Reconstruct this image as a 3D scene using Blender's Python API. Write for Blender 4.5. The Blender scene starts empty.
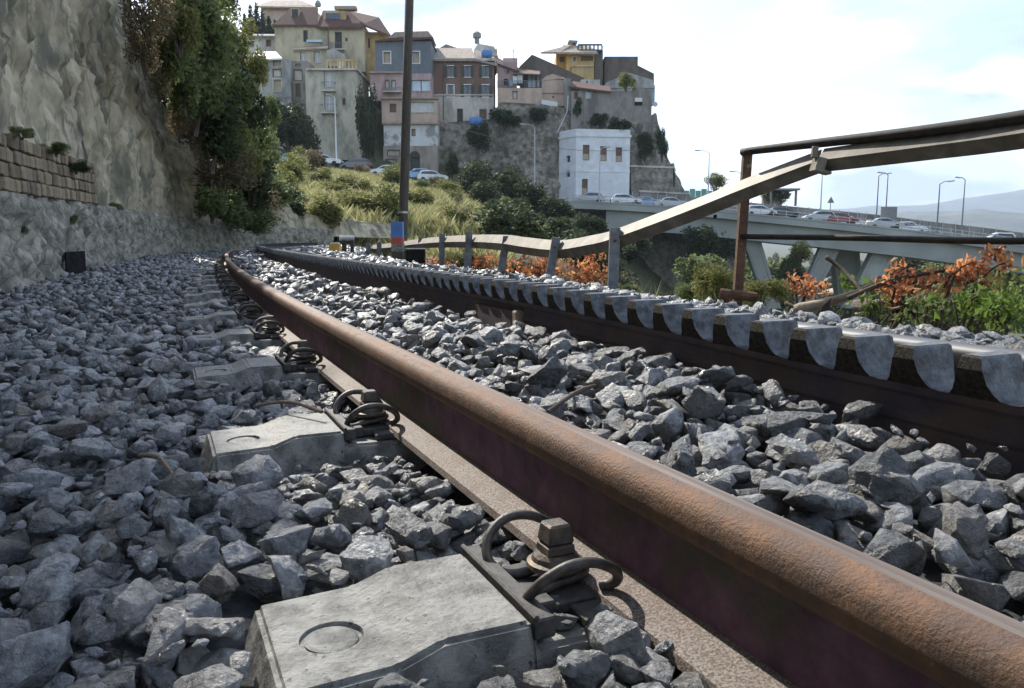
import bpy, bmesh, math, random
import numpy as np
from mathutils import Vector, Matrix, noise as mn
random.seed(7); rng = np.random.default_rng(7)
D = bpy.data; scene = bpy.context.scene; COL = scene.collection

# ------------------------------------------------------------------ camera, world, sun, exposure
F, V0, CZ = 796.0, 238.0, 0.25
PITCH = math.atan((344 - V0) / F)
cam = D.cameras.new('camera'); cam.sensor_width = 36; cam.lens = F / 1024 * 36
cam.clip_start = 0.02; cam.clip_end = 40000
co = D.objects.new('camera', cam); COL.objects.link(co)
co.location = (0, 0, CZ); co.rotation_euler = (math.pi / 2 - PITCH, 0, 0)
cam.dof.use_dof = False
scene.camera = co
SUN_AZ, SUN_EL = math.radians(-31), math.radians(40)
S = Vector((math.sin(SUN_AZ) * math.cos(SUN_EL), math.cos(SUN_AZ) * math.cos(SUN_EL), math.sin(SUN_EL)))
sl = D.lights.new('sun', 'SUN'); sl.energy = 3.6; sl.angle = math.radians(0.55); sl.color = (1, .94, .84)
so = D.objects.new('sun', sl); COL.objects.link(so); so.rotation_euler = S.to_track_quat('Z', 'Y').to_euler()
scene.view_settings.view_transform = 'Standard'; scene.view_settings.look = 'None'
scene.view_settings.exposure = 0.98; scene.view_settings.gamma = 1
W = D.worlds.new('World'); scene.world = W; W.use_nodes = True
def world_nodes():
    nt = W.node_tree; N = nt.nodes; L = nt.links; N.clear()
    out = N.new('ShaderNodeOutputWorld'); bg = N.new('ShaderNodeBackground'); bg.inputs[1].default_value = 0.148
    sky = N.new('ShaderNodeTexSky'); sky.sky_type = 'NISHITA'; sky.sun_disc = False
    sky.sun_elevation = SUN_EL; sky.sun_rotation = SUN_AZ; sky.altitude = 300; sky.dust_density = 1.0
    tc = N.new('ShaderNodeTexCoord'); mp = N.new('ShaderNodeMapping'); mp.inputs['Scale'].default_value = (1, 1, 3.2)
    L.new(tc.outputs['Generated'], mp.inputs['Vector'])
    n1 = N.new('ShaderNodeTexNoise'); n1.inputs['Scale'].default_value = 3.1; n1.inputs['Detail'].default_value = 9
    n1.inputs['Roughness'].default_value = .56; n1.inputs['Distortion'].default_value = .25
    L.new(mp.outputs[0], n1.inputs['Vector'])
    r1 = N.new('ShaderNodeValToRGB'); e = r1.color_ramp.elements
    e[0].position = .47; e[0].color = (.10, .10, .10, 1); e[1].position = .60; e[1].color = (.97, .97, .97, 1)
    L.new(n1.outputs[0], r1.inputs[0])
    n2 = N.new('ShaderNodeTexNoise'); n2.inputs['Scale'].default_value = 5.5; n2.inputs['Detail'].default_value = 7
    mp2 = N.new('ShaderNodeMapping'); mp2.inputs['Scale'].default_value = (1, 1, 2.6); mp2.inputs['Location'].default_value = (3.1, .4, 1.7)
    L.new(tc.outputs['Generated'], mp2.inputs['Vector']); L.new(mp2.outputs[0], n2.inputs['Vector'])
    r2 = N.new('ShaderNodeValToRGB'); e = r2.color_ramp.elements
    e[0].position = .44; e[0].color = (2.5, 2.95, 3.7, 1); e[1].position = .56; e[1].color = (5.6, 5.6, 5.5, 1)
    L.new(n2.outputs[0], r2.inputs[0])
    mx = N.new('ShaderNodeMix'); mx.data_type = 'RGBA'
    L.new(r1.outputs[0], mx.inputs[0]); L.new(sky.outputs[0], mx.inputs[6]); L.new(r2.outputs[0], mx.inputs[7])
    L.new(mx.outputs[2], bg.inputs[0]); L.new(bg.outputs[0], out.inputs[0])
world_nodes()

# ------------------------------------------------------------------ small maths
CT, ST = math.cos(PITCH), math.sin(PITCH)
def P(u, v, Y):                       # world point on the plane y = Y that the photograph shows at (u, v)
    x = (u - 512) / F; y = -(v - 344) / F
    d = Vector((x, CT + y * ST, -ST + y * CT)); t = Y / d.y
    return Vector((d.x * t, Y, CZ + d.z * t))
def PZ(u, v, z):                      # world point at height z
    x = (u - 512) / F; y = -(v - 344) / F
    d = Vector((x, CT + y * ST, -ST + y * CT)); t = (z - CZ) / d.z
    return Vector((d.x * t, d.y * t, z))
def fbm(p, o=5, h=.8, lac=2.1):
    return mn.fractal(p, h, lac, o, noise_basis='PERLIN_ORIGINAL')
# track path: head-right edge of the near rail, X as an integral of slope over Y
_YY = np.linspace(-3, 40, 1721)
_M = np.interp(_YY, [0, 1, 3, 5, 9.6, 14, 16, 18, 21, 25, 30, 36], [-.458, -.45, -.428, -.405, -.37, -.345, -.31, -.2, -.05, .2, .6, 1.0])
_X = np.concatenate([[0], np.cumsum((_M[1:] + _M[:-1]) / 2 * np.diff(_YY))]); _X += .319 - np.interp(.554, _YY, _X)
_S = np.concatenate([[0], np.cumsum(np.hypot(np.diff(_X), np.diff(_YY)))]); _S -= np.interp(0, _YY, _S)
S_MIN, S_MAX = _S[0], _S[-1]
def s_of_Y(Y): return float(np.interp(Y, _YY, _S))
def TP(s, d=0, z=0):                  # point at arc length s, lateral offset d (right positive)
    Y = np.interp(s, _S, _YY); X = np.interp(Y, _YY, _X); m = np.interp(Y, _YY, _M); k = 1 / math.sqrt(1 + m * m)
    return Vector((X + d * k, Y - d * m * k, z))
def TT(s):
    Y = np.interp(s, _S, _YY); m = np.interp(Y, _YY, _M); k = 1 / math.sqrt(1 + m * m)
    return Vector((m * k, k, 0))
def track_sd(x, y):                   # vectorised nearest point: arc length and signed offset
    px, py = _X[::6], _YY[::6]; ss = _S[::6]; mm = _M[::6]
    x = np.atleast_1d(x); y = np.atleast_1d(y); so_ = np.zeros(len(x)); do_ = np.zeros(len(x))
    for i in range(0, len(x), 4000):
        xx = x[i:i+4000, None]; yy = y[i:i+4000, None]
        j = np.argmin((xx - px) ** 2 + (yy - py) ** 2, 1)
        k = 1 / np.sqrt(1 + mm[j] ** 2)
        do_[i:i+4000] = (xx[:, 0] - px[j]) * k - (yy[:, 0] - py[j]) * mm[j] * k
        so_[i:i+4000] = ss[j] + (xx[:, 0] - px[j]) * mm[j] * k + (yy[:, 0] - py[j]) * k
    return so_, do_

# ------------------------------------------------------------------ object helpers
ORG = {}
def thing(name, label, cat, loc=(0, 0, 0), group=None):
    o = D.objects.new(name, None); COL.objects.link(o); o.location = loc; o.empty_display_size = .1
    ORG[o.name] = Vector(loc); o['label'] = label; o['category'] = cat
    if group: o['group'] = group
    return o
def tag(o, label=None, cat=None, group=None, kind=None):
    for k, v in (('label', label), ('category', cat), ('group', group), ('kind', kind)):
        if v: o[k] = v
    return o
def link(name, me, mats=None, parent=None, loc=None, smooth=False):
    if mats is not None and not len(me.materials):
        for m in (mats if isinstance(mats, (list, tuple)) else [mats]): me.materials.append(m)
    if smooth: me.shade_smooth()
    o = D.objects.new(name, me); COL.objects.link(o)
    if loc is not None: o.location = loc
    if parent is not None: o.parent = parent
    return o
def copy_tree(o, parent=None):
    c = o.copy(); COL.objects.link(c)
    if parent is not None: c.parent = parent
    for ch in o.children: copy_tree(ch, c)
    return c
class MB:
    def __init__(s): s.v = []; s.f = []; s.m = []; s.uv = None
    def add(s, vs, fs, mi=0):
        b = len(s.v); s.v += [tuple(v) for v in vs]; s.f += [tuple(i + b for i in f) for f in fs]; s.m += [mi] * len(fs); return s
    def box(s, c, size, rot=None, mi=0):
        x, y, z = [k / 2 for k in size]
        vs = [Vector(p) for p in ((-x,-y,-z),(x,-y,-z),(x,y,-z),(-x,y,-z),(-x,-y,z),(x,-y,z),(x,y,z),(-x,y,z))]
        if rot is not None: vs = [rot @ v for v in vs]
        c = Vector(c)
        return s.add([v + c for v in vs], [(0,3,2,1),(4,5,6,7),(0,1,5,4),(1,2,6,5),(2,3,7,6),(3,0,4,7)], mi)
    def box2(s, a, b, mi=0):
        a = Vector(a); b = Vector(b); return s.box((a + b) / 2, [abs(k) for k in (b - a)], None, mi)
    def beam(s, a, b, w, h, up=(0, 0, 1), mi=0):
        a = Vector(a); b = Vector(b); t = (b - a); l = t.length; t.normalize()
        sd = t.cross(Vector(up)).normalized(); u = sd.cross(t)
        R = Matrix((sd, t, u)).transposed()
        return s.box((a + b) / 2, (w, l, h), R, mi)
    def tube(s, pts, r, n=8, cap=True, mi=0):
        pts = [Vector(p) for p in pts]; rs = r if isinstance(r, (list, tuple)) else [r] * len(pts)
        vs = []; fs = []; up = Vector((0, 0, 1)); pn = None
        for i, p in enumerate(pts):
            t = (pts[min(i + 1, len(pts) - 1)] - pts[max(i - 1, 0)])
            t = t.normalized() if t.length > 1e-9 else Vector((0, 0, 1))
            if pn is None:
                pn = t.cross(up)
                if pn.length < .05: pn = t.cross(Vector((1, 0, 0)))
            else: pn = pn - t * pn.dot(t)
            pn.normalize(); bn = t.cross(pn)
            for k in range(n):
                a = 2 * math.pi * k / n; vs.append(p + (pn * math.cos(a) + bn * math.sin(a)) * rs[i])
        for i in range(len(pts) - 1):
            for k in range(n):
                a = i * n + k; b = i * n + (k + 1) % n; fs.append((a, b, b + n, a + n))
        if cap:
            fs.append(tuple(range(n - 1, -1, -1))); fs.append(tuple(range((len(pts) - 1) * n, len(pts) * n)))
        return s.add(vs, fs, mi)
    def prism(s, a, b, mi=0):         # two matching rings of points
        n = len(a); fs = [tuple(range(n - 1, -1, -1)), tuple(range(n, 2 * n))]
        fs += [(i, (i + 1) % n, n + (i + 1) % n, n + i) for i in range(n)]
        return s.add(list(a) + list(b), fs, mi)
    def slab(s, top, t, mi=0):
        top = [Vector(p) for p in top]; return s.prism([p - Vector((0, 0, t)) for p in top], top, mi)
    def lathe(s, prof, c=(0, 0, 0), n=12, mi=0, rot=None):
        vs = []; fs = []; c = Vector(c)
        for r, z in prof:
            for k in range(n):
                a = 2 * math.pi * k / n; v = Vector((r * math.cos(a), r * math.sin(a), z))
                vs.append((rot @ v if rot is not None else v) + c)
        for i in range(len(prof) - 1):
            for k in range(n):
                a = i * n + k; b = i * n + (k + 1) % n; fs.append((a, b, b + n, a + n))
        fs.append(tuple(range(n - 1, -1, -1))); fs.append(tuple(range((len(prof) - 1) * n, len(prof) * n)))
        return s.add(vs, fs, mi)
    def mesh(s, name, off=(0, 0, 0), bevel=0, seg=1, fixn=True):
        me = D.meshes.new(name); off = Vector(off)
        me.from_pydata([Vector(v) - off for v in s.v], [], s.f); me.polygons.foreach_set('material_index', s.m)
        if bevel or fixn:
            bm = bmesh.new(); bm.from_mesh(me)
            if fixn: bmesh.ops.recalc_face_normals(bm, faces=bm.faces)
            if bevel:
                bmesh.ops.bevel(bm, geom=[e for e in bm.edges if e.is_manifold and e.calc_face_angle(0) > .5], offset=bevel, segments=seg, affect='EDGES', profile=.7)
            bm.to_mesh(me); bm.free()
        me.update(); return me
    def build(s, name, mats, parent=None, label=None, bevel=0, seg=1, smooth=False, off=None):
        if off is None: off = ORG.get(parent.name, Vector()) if parent is not None else Vector()
        o = link(name, s.mesh(name, off, bevel, seg), mats, parent, smooth=smooth)
        if parent is not None: ORG[o.name] = Vector(off)
        if label: o['label'] = label
        return o
    def single(s, name, mats, label, cat, base, group=None, **k):     # a thing that is one mesh, origin at its base
        o = s.build(name, mats, None, off=base, **k); o.location = base; ORG[o.name] = Vector(base); return tag(o, label, cat, group)
def np_mesh(name, V, T):              # V (n,3), T (m,3) or (m,4)
    me = D.meshes.new(name); n, k = T.shape
    me.vertices.add(len(V)); me.vertices.foreach_set('co', np.ascontiguousarray(V, np.float32).ravel())
    me.loops.add(n * k); me.loops.foreach_set('vertex_index', np.ascontiguousarray(T, np.int32).ravel())
    me.polygons.add(n); me.polygons.foreach_set('loop_start', np.arange(0, n * k, k, dtype=np.int32))
    me.update(calc_edges=True); return me
def spline(pts, n=8):
    pts = [Vector(p) for p in pts]; out = []
    for i in range(len(pts) - 1):
        p0 = pts[max(i - 1, 0)]; p1 = pts[i]; p2 = pts[i + 1]; p3 = pts[min(i + 2, len(pts) - 1)]
        for k in range(n):
            t = k / n
            out.append(.5 * ((2 * p1) + (p2 - p0) * t + (2 * p0 - 5 * p1 + 4 * p2 - p3) * t * t + (3 * p1 - p0 - 3 * p2 + p3) * t ** 3))
    out.append(pts[-1]); return out

# ------------------------------------------------------------------ materials
def mat(name, c1, c2=None, scale=8, rough=.8, metal=0, bump=.0, bscale=None, detail=6, c3=None, scale3=2, amt3=.5, isl=0, spec=.5,
        stretch=None, rough2=None, thr=(.35, .65), thr3=(.45, .65), bdist=.01, coords='Object', transl=0, tint=None, crack=None):
    m = D.materials.new(name); m.use_nodes = True; nt = m.node_tree; N = nt.nodes; L = nt.links
    b = N['Principled BSDF']; b.inputs['Roughness'].default_value = rough; b.inputs['Metallic'].default_value = metal
    b.inputs['Specular IOR Level'].default_value = spec
    c1 = (*c1, 1); c2 = (*c2, 1) if c2 else c1
    if coords == 'Position': tc = N.new('ShaderNodeNewGeometry')
    else: tc = N.new('ShaderNodeTexCoord')
    vec = tc.outputs[coords]
    if stretch:
        mp = N.new('ShaderNodeMapping'); mp.inputs['Scale'].default_value = stretch; L.new(vec, mp.inputs[0]); vec = mp.outputs[0]
    n = N.new('ShaderNodeTexNoise'); n.inputs['Scale'].default_value = scale; n.inputs['Detail'].default_value = detail; n.inputs['Roughness'].default_value = .62
    L.new(vec, n.inputs['Vector'])
    r = N.new('ShaderNodeValToRGB'); r.color_ramp.elements[0].position = thr[0]; r.color_ramp.elements[1].position = thr[1]
    r.color_ramp.elements[0].color = c1; r.color_ramp.elements[1].color = c2; L.new(n.outputs[0], r.inputs[0]); col = r.outputs[0]
    if c3:
        n3 = N.new('ShaderNodeTexNoise'); n3.inputs['Scale'].default_value = scale3; n3.inputs['Detail'].default_value = 7; n3.inputs['Roughness'].default_value = .65
        L.new(vec, n3.inputs['Vector'])
        r3 = N.new('ShaderNodeMapRange'); r3.inputs[1].default_value = thr3[0]; r3.inputs[2].default_value = thr3[1]; r3.inputs[4].default_value = amt3
        L.new(n3.outputs[0], r3.inputs[0])
        mx = N.new('ShaderNodeMix'); mx.data_type = 'RGBA'; L.new(r3.outputs[0], mx.inputs[0]); L.new(col, mx.inputs[6]); mx.inputs[7].default_value = (*c3, 1); col = mx.outputs[2]
    crk = None
    if crack:                                     # (scale, width, darkening, distortion): joints and cracks between irregular cells
        nd = N.new('ShaderNodeTexNoise'); nd.inputs['Scale'].default_value = crack[0] * .8; nd.inputs['Detail'].default_value = 5; L.new(vec, nd.inputs['Vector'])
        va = N.new('ShaderNodeVectorMath'); va.operation = 'SCALE'; va.inputs['Scale'].default_value = crack[3]; L.new(nd.outputs['Color'], va.inputs[0])
        vb = N.new('ShaderNodeVectorMath'); vb.operation = 'ADD'; L.new(vec, vb.inputs[0]); L.new(va.outputs[0], vb.inputs[1])
        vo = N.new('ShaderNodeTexVoronoi'); vo.feature = 'DISTANCE_TO_EDGE'; vo.inputs['Scale'].default_value = crack[0]; L.new(vb.outputs[0], vo.inputs['Vector'])
        vm = N.new('ShaderNodeMapRange'); vm.inputs[1].default_value = 0; vm.inputs[2].default_value = crack[1]; vm.inputs[3].default_value = crack[2]; vm.inputs[4].default_value = 0; L.new(vo.outputs['Distance'], vm.inputs[0])
        mk = N.new('ShaderNodeMix'); mk.data_type = 'RGBA'; L.new(vm.outputs[0], mk.inputs[0]); L.new(col, mk.inputs[6]); mk.inputs[7].default_value = (*[k * .3 for k in c1[:3]], 1); col = mk.outputs[2]; crk = vm
    if isl:
        g = N.new('ShaderNodeNewGeometry'); oi = N.new('ShaderNodeObjectInfo'); ad = N.new('ShaderNodeMath'); ad.operation = 'ADD'
        L.new(g.outputs['Random Per Island'], ad.inputs[0]); L.new(oi.outputs['Random'], ad.inputs[1])
        fr = N.new('ShaderNodeMath'); fr.operation = 'FRACT'; L.new(ad.outputs[0], fr.inputs[0])
        mr = N.new('ShaderNodeMapRange'); mr.inputs[3].default_value = 1 - isl; mr.inputs[4].default_value = 1 + isl; L.new(fr.outputs[0], mr.inputs[0])
        hv = N.new('ShaderNodeHueSaturation'); L.new(mr.outputs[0], hv.inputs['Value']); L.new(col, hv.inputs['Color'])
        mh = N.new('ShaderNodeMapRange'); mh.inputs[3].default_value = .485; mh.inputs[4].default_value = .515; L.new(fr.outputs[0], mh.inputs[0]); L.new(mh.outputs[0], hv.inputs['Hue'])
        col = hv.outputs[0]
        if tint:
            f2 = N.new('ShaderNodeMath'); f2.operation = 'MULTIPLY'; f2.inputs[1].default_value = 7.31; L.new(fr.outputs[0], f2.inputs[0]); f3 = N.new('ShaderNodeMath'); f3.operation = 'FRACT'; L.new(f2.outputs[0], f3.inputs[0])
            mt = N.new('ShaderNodeMapRange'); mt.inputs[1].default_value = .72; mt.inputs[4].default_value = .55; L.new(f3.outputs[0], mt.inputs[0])
            m4 = N.new('ShaderNodeMix'); m4.data_type = 'RGBA'; L.new(mt.outputs[0], m4.inputs[0]); L.new(col, m4.inputs[6]); m4.inputs[7].default_value = (*tint, 1); col = m4.outputs[2]
    L.new(col, b.inputs['Base Color'])
    if rough2 is not None:
        rr = N.new('ShaderNodeMapRange'); rr.inputs[1].default_value = .35; rr.inputs[2].default_value = .65; rr.inputs[3].default_value = rough; rr.inputs[4].default_value = rough2
        L.new(n.outputs[0], rr.inputs[0]); L.new(rr.outputs[0], b.inputs['Roughness'])
    if bump:
        nb = N.new('ShaderNodeTexNoise'); nb.inputs['Scale'].default_value = bscale or scale * 3; nb.inputs['Detail'].default_value = 8; nb.inputs['Roughness'].default_value = .65
        L.new(vec, nb.inputs['Vector']); bp = N.new('ShaderNodeBump'); bp.inputs['Strength'].default_value = bump; bp.inputs['Distance'].default_value = bdist
        if crk:
            sb = N.new('ShaderNodeMath'); sb.operation = 'SUBTRACT'; L.new(nb.outputs[0], sb.inputs[0]); L.new(crk.outputs[0], sb.inputs[1]); L.new(sb.outputs[0], bp.inputs['Height'])
        else: L.new(nb.outputs[0], bp.inputs['Height']); L.new(bp.outputs[0], b.inputs['Normal'])
    if transl:
        tr = N.new('ShaderNodeBsdfTranslucent'); L.new(col, tr.inputs[0]); ms = N.new('ShaderNodeMixShader'); ms.inputs[0].default_value = transl
        L.new(b.outputs[0], ms.inputs[1]); L.new(tr.outputs[0], ms.inputs[2]); L.new(ms.outputs[0], N['Material Output'].inputs[0])
    return m
M = {}
M['stone'] = mat('stone', (.066, .073, .084), (.28, .29, .302), 62, .20, bump=1, bscale=95, c3=(.44, .44, .43), scale3=105, amt3=.8, thr3=(.55, .68), isl=.5, bdist=.011, rough2=.52, spec=.8, coords='Position', thr=(.32, .68), tint=(.20, .165, .125))
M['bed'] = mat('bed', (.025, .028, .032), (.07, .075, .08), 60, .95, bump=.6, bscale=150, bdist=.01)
M['concrete'] = mat('concrete', (.12, .12, .113), (.29, .29, .275), 24, .30, bump=1, bscale=85, c3=(.05, .05, .05), scale3=95, amt3=.9, thr3=(.60, .66), rough2=.7, bdist=.006, thr=(.40, .60))
M['rust_head'] = mat('rust_head', (.115, .062, .038), (.245, .135, .078), 55, .6, metal=.1, bump=.9, bscale=240, c3=(.10, .065, .05), scale3=17, amt3=.75, bdist=.003, rough2=.8)
M['worn'] = mat('worn', (.11, .075, .055), (.21, .19, .178), 60, .72, metal=.1, bump=.8, bscale=300, c3=(.24, .13, .07), scale3=14, amt3=.85, bdist=.0015, coords='UV', stretch=(1, .03, 1))
M['web'] = mat('web', (.09, .038, .078), (.19, .105, .14), 22, .8, bump=.9, bscale=150, c3=(.075, .085, .04), scale3=5, amt3=.85, thr3=(.47, .60), bdist=.003)
M['foot'] = mat('foot', (.12, .092, .08), (.32, .28, .25), 330, .7, bump=.8, bscale=300, c3=(.16, .09, .06), scale3=20, amt3=.5, bdist=.003, thr=(.42, .58))
M['steel'] = mat('steel', (.035, .04, .048), (.15, .16, .175), 45, .38, metal=.4, bump=.8, bscale=120, c3=(.05, .042, .035), scale3=38, amt3=.85, thr3=(.52, .64), bdist=.003, coords='Position')
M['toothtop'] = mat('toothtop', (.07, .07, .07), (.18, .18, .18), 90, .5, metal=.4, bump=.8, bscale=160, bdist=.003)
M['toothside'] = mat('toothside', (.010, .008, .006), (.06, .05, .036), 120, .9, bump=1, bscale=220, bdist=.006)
M['rackweb'] = mat('rackweb', (.055, .048, .075), (.095, .08, .10), 25, .75, bump=.6, bscale=120, c3=(.14, .09, .05), scale3=9, amt3=.5, bdist=.003)
M['shiny'] = mat('shiny', (.10, .10, .105), (.19, .195, .20), 40, .6, metal=.8, coords='UV', stretch=(1, .03, 1))
M['clip'] = mat('clip', (.05, .047, .045), (.12, .105, .095), 60, .5, metal=.4, bump=.4, bscale=200, c3=(.22, .12, .06), scale3=25, amt3=.4, thr3=(.58, .7), bdist=.002)
M['bolt'] = mat('bolt', (.06, .054, .05), (.13, .105, .085), 70, .5, metal=.4, bump=.6, bscale=220, bdist=.002, c3=(.28, .16, .06), scale3=45, amt3=.45, thr3=(.55, .68))
M['pad'] = mat('pad', (.03, .03, .032), (.09, .085, .08), 60, .6, bump=.5, bscale=150, bdist=.002)
M['rubble'] = mat('rubble', (.15, .138, .11), (.44, .40, .32), 6, .9, bump=1, bscale=22, c3=(.10, .105, .08), scale3=3.2, amt3=.8, bdist=.05, crack=(7.5, .07, .6, .16))
M['brick'] = mat('brick', (.20, .15, .095), (.42, .32, .21), 16, .9, bump=.8, bscale=60, isl=.35, bdist=.012, c3=(.12, .12, .10), scale3=5, amt3=.6)
M['mortar'] = mat('mortar', (.10, .10, .085), (.2, .2, .17), 20, .95, bump=.8, bscale=60, bdist=.01)
M['cliff'] = mat('cliff', (.215, .185, .125), (.54, .46, .33), 2.6, .95, bump=1, bscale=24, c3=(.13, .125, .095), scale3=1.7, amt3=.85, thr3=(.5, .60), bdist=.07, detail=10, crack=(.9, .018, .55, 1.1), stretch=(1.2, 1.2, .55))
M['ground'] = mat('ground', (.05, .05, .028), (.12, .11, .06), .6, .95, bump=.6, bscale=3, c3=(.06, .08, .03), scale3=.15, amt3=.7, bdist=.1)
M['hill'] = mat('hill', (.05, .065, .05), (.13, .125, .09), .004, .95, c3=(.035, .05, .04), scale3=.012, amt3=.8)
M['plain'] = mat('plain', (.06, .08, .04), (.16, .15, .09), .02, .95, c3=(.03, .05, .03), scale3=.06, amt3=.9)
M['crag'] = mat('crag', (.13, .115, .095), (.40, .355, .30), 1.3, .95, bump=1, bscale=1.4, c3=(.06, .07, .045), scale3=.35, amt3=.8, bdist=.8, detail=10, crack=(.8, .05, .3, 1.0))
M['asphalt'] = mat('asphalt', (.05, .05, .052), (.075, .075, .078), 3, .85)
M['bridgeconc'] = mat('bridgeconc', (.27, .29, .27), (.40, .42, .39), .5, .8, c3=(.2, .2, .19), scale3=.25, amt3=.6)
M['galv'] = mat('galv', (.34, .35, .35), (.46, .47, .47), 5, .45, metal=.6)
M['guard'] = mat('guard', (.135, .122, .098), (.26, .238, .195), 9, .6, metal=.1, c3=(.13, .10, .07), scale3=5, amt3=.75, bump=.2, bscale=60, bdist=.003)
M['guardpost'] = mat('guardpost', (.11, .125, .15), (.23, .25, .28), 14, .5, metal=.4, c3=(.14, .09, .06), scale3=6, amt3=.5)
M['rustpost'] = mat('rustpost', (.07, .04, .028), (.17, .085, .045), 22, .8, bump=.7, bscale=80, c3=(.36, .33, .29), scale3=11, amt3=.8, thr3=(.6, .68), bdist=.004)
M['rustdark'] = mat('rustdark', (.022, .018, .016), (.055, .043, .036), 18, .7, bump=.6, bscale=80, bdist=.004)
M['wood'] = mat('wood', (.05, .042, .034), (.105, .085, .065), 6, .85, bump=.6, bscale=30, stretch=(6, 6, .6), bdist=.01)
M['deadwood'] = mat('deadwood', (.22, .175, .13), (.42, .35, .27), 12, .85, bump=.7, bscale=50, bdist=.01)
M['bark'] = mat('bark', (.06, .045, .035), (.13, .10, .08), 9, .95, bump=.7, bscale=30, bdist=.02)
def leafmat(n, a, b, isl=.4, tr=.45): return mat(n, a, b, 1.5, .6, isl=isl, transl=tr, spec=.25)
M['leaf_dark'] = leafmat('leaf_dark', (.04, .058, .027), (.095, .12, .055))
M['leaf_mid'] = leafmat('leaf_mid', (.11, .15, .05), (.25, .28, .12))
M['leaf_yel'] = leafmat('leaf_yel', (.16, .17, .05), (.29, .29, .11))
M['leaf_bright'] = leafmat('leaf_bright', (.11, .17, .03), (.19, .27, .06))
M['leaf_orange'] = leafmat('leaf_orange', (.50, .17, .06), (.66, .36, .20), .6)
M['leaf_dry'] = leafmat('leaf_dry', (.15, .12, .07), (.29, .235, .14))
M['grass'] = leafmat('grass', (.28, .27, .11), (.50, .46, .23), .45, .4)
M['glass'] = mat('glass', (.03, .04, .05), (.06, .075, .09), 1, .12, spec=.8)
M['lightglass'] = mat('lightglass', (.38, .5, .58), (.5, .6, .66), 1, .15, spec=.8)
M['whitepaint'] = mat('whitepaint', (.62, .64, .66), (.76, .78, .8), .8, .7, c3=(.5, .5, .5), scale3=.35, amt3=.6)
M['lamp'] = mat('lamp', (.4, .41, .42), (.5, .51, .52), 4, .5, metal=.3)
M['darklamp'] = mat('darklamp', (.14, .15, .15), (.2, .2, .2), 4, .5, metal=.3)
def plaster(n, c, stain=.6, dark=.42):
    c = tuple(min(.75, k * 1.18) for k in c); a = tuple(k * .78 for k in c); return mat(n, a, c, 1.1, .9, c3=tuple(k * dark for k in c), scale3=.5, amt3=stain, thr3=(.47, .63), detail=9, stretch=(1, 1, .45))
M['p_yellow'] = plaster('p_yellow', (.49, .43, .29), .75); M['p_ochre'] = plaster('p_ochre', (.52, .38, .17)); M['p_tan'] = plaster('p_tan', (.48, .45, .36), .85)
M['p_grey'] = plaster('p_grey', (.34, .34, .32), .8); M['p_slate'] = plaster('p_slate', (.15, .165, .19), .4); M['p_pink'] = plaster('p_pink', (.45, .32, .31), .7)
M['p_pinktan'] = plaster('p_pinktan', (.50, .38, .30), .5); M['p_brown'] = plaster('p_brown', (.20, .125, .095), .5); M['p_cream'] = plaster('p_cream', (.52, .49, .43), .75)
M['p_stone'] = plaster('p_stone', (.34, .29, .24), .85, .5); M['p_patch'] = mat('p_patch', (.60, .60, .59), (.68, .68, .67), 1, .9, c3=(.28, .27, .26), scale3=.35, amt3=.95, thr3=(.5, .56))
M['p_dkbrown'] = plaster('p_dkbrown', (.13, .105, .085), .6); M['p_orange'] = plaster('p_orange', (.58, .37, .13), .4); M['p_ruin'] = plaster('p_ruin', (.26, .245, .22), .9, .45)
M['rooftile'] = mat('rooftile', (.075, .036, .028), (.125, .06, .045), 3, .9, c3=(.13, .08, .06), scale3=.8, amt3=.6, stretch=(3, .6, 1))
M['roofold'] = mat('roofold', (.28, .22, .17), (.44, .37, .30), 3, .9, c3=(.17, .14, .11), scale3=.9, amt3=.7, stretch=(4, .6, 1))
M['roofgrey'] = mat('roofgrey', (.22, .21, .2), (.3, .29, .28), 2, .9, c3=(.14, .13, .12), scale3=.6, amt3=.6)
M['shutter'] = mat('shutter', (.035, .05, .045), (.06, .075, .065), 3, .7); M['shutbrown'] = mat('shutbrown', (.12, .075, .05), (.19, .12, .075), 3, .7)
M['curtain'] = mat('curtain', (.5, .5, .48), (.62, .62, .6), 2, .8); M['blind'] = mat('blind', (.36, .29, .21), (.46, .38, .28), 2, .85)
M['blue'] = mat('blue', (.07, .17, .42), (.11, .24, .52), 3, .45); M['teal'] = mat('teal', (.18, .42, .38), (.28, .52, .47), 3, .6)
M['black'] = mat('black', (.012, .012, .013), (.03, .028, .026), 20, .95, spec=.1); M['red'] = mat('red', (.42, .06, .04), (.55, .1, .06), 9, .55)
M['signwhite'] = mat('signwhite', (.6, .6, .6), (.72, .72, .72), 9, .5); M['orange'] = mat('orange', (.6, .32, .05), (.7, .42, .1), 9, .6)
M['tyre'] = mat('tyre', (.02, .02, .02), (.03, .03, .03), 9, .8); M['rim'] = mat('rim', (.4, .4, .42), (.5, .5, .52), 9, .35, metal=.7)
M['redlamp'] = mat('redlamp', (.35, .03, .02), (.4, .04, .03), 4, .3); M['clearlamp'] = mat('clearlamp', (.6, .6, .58), (.7, .7, .68), 4, .2)
for n, c in (('car_white', (.72, .73, .75)), ('car_silver', (.42, .44, .47)), ('car_dark', (.045, .055, .06)), ('car_blue', (.22, .36, .55)), ('car_red', (.28, .05, .05)), ('car_grey', (.16, .17, .18))):
    M[n] = mat(n, c, tuple(k * .95 for k in c), 2, .28, spec=.7, metal=.2 if n != 'car_white' else 0)

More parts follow.
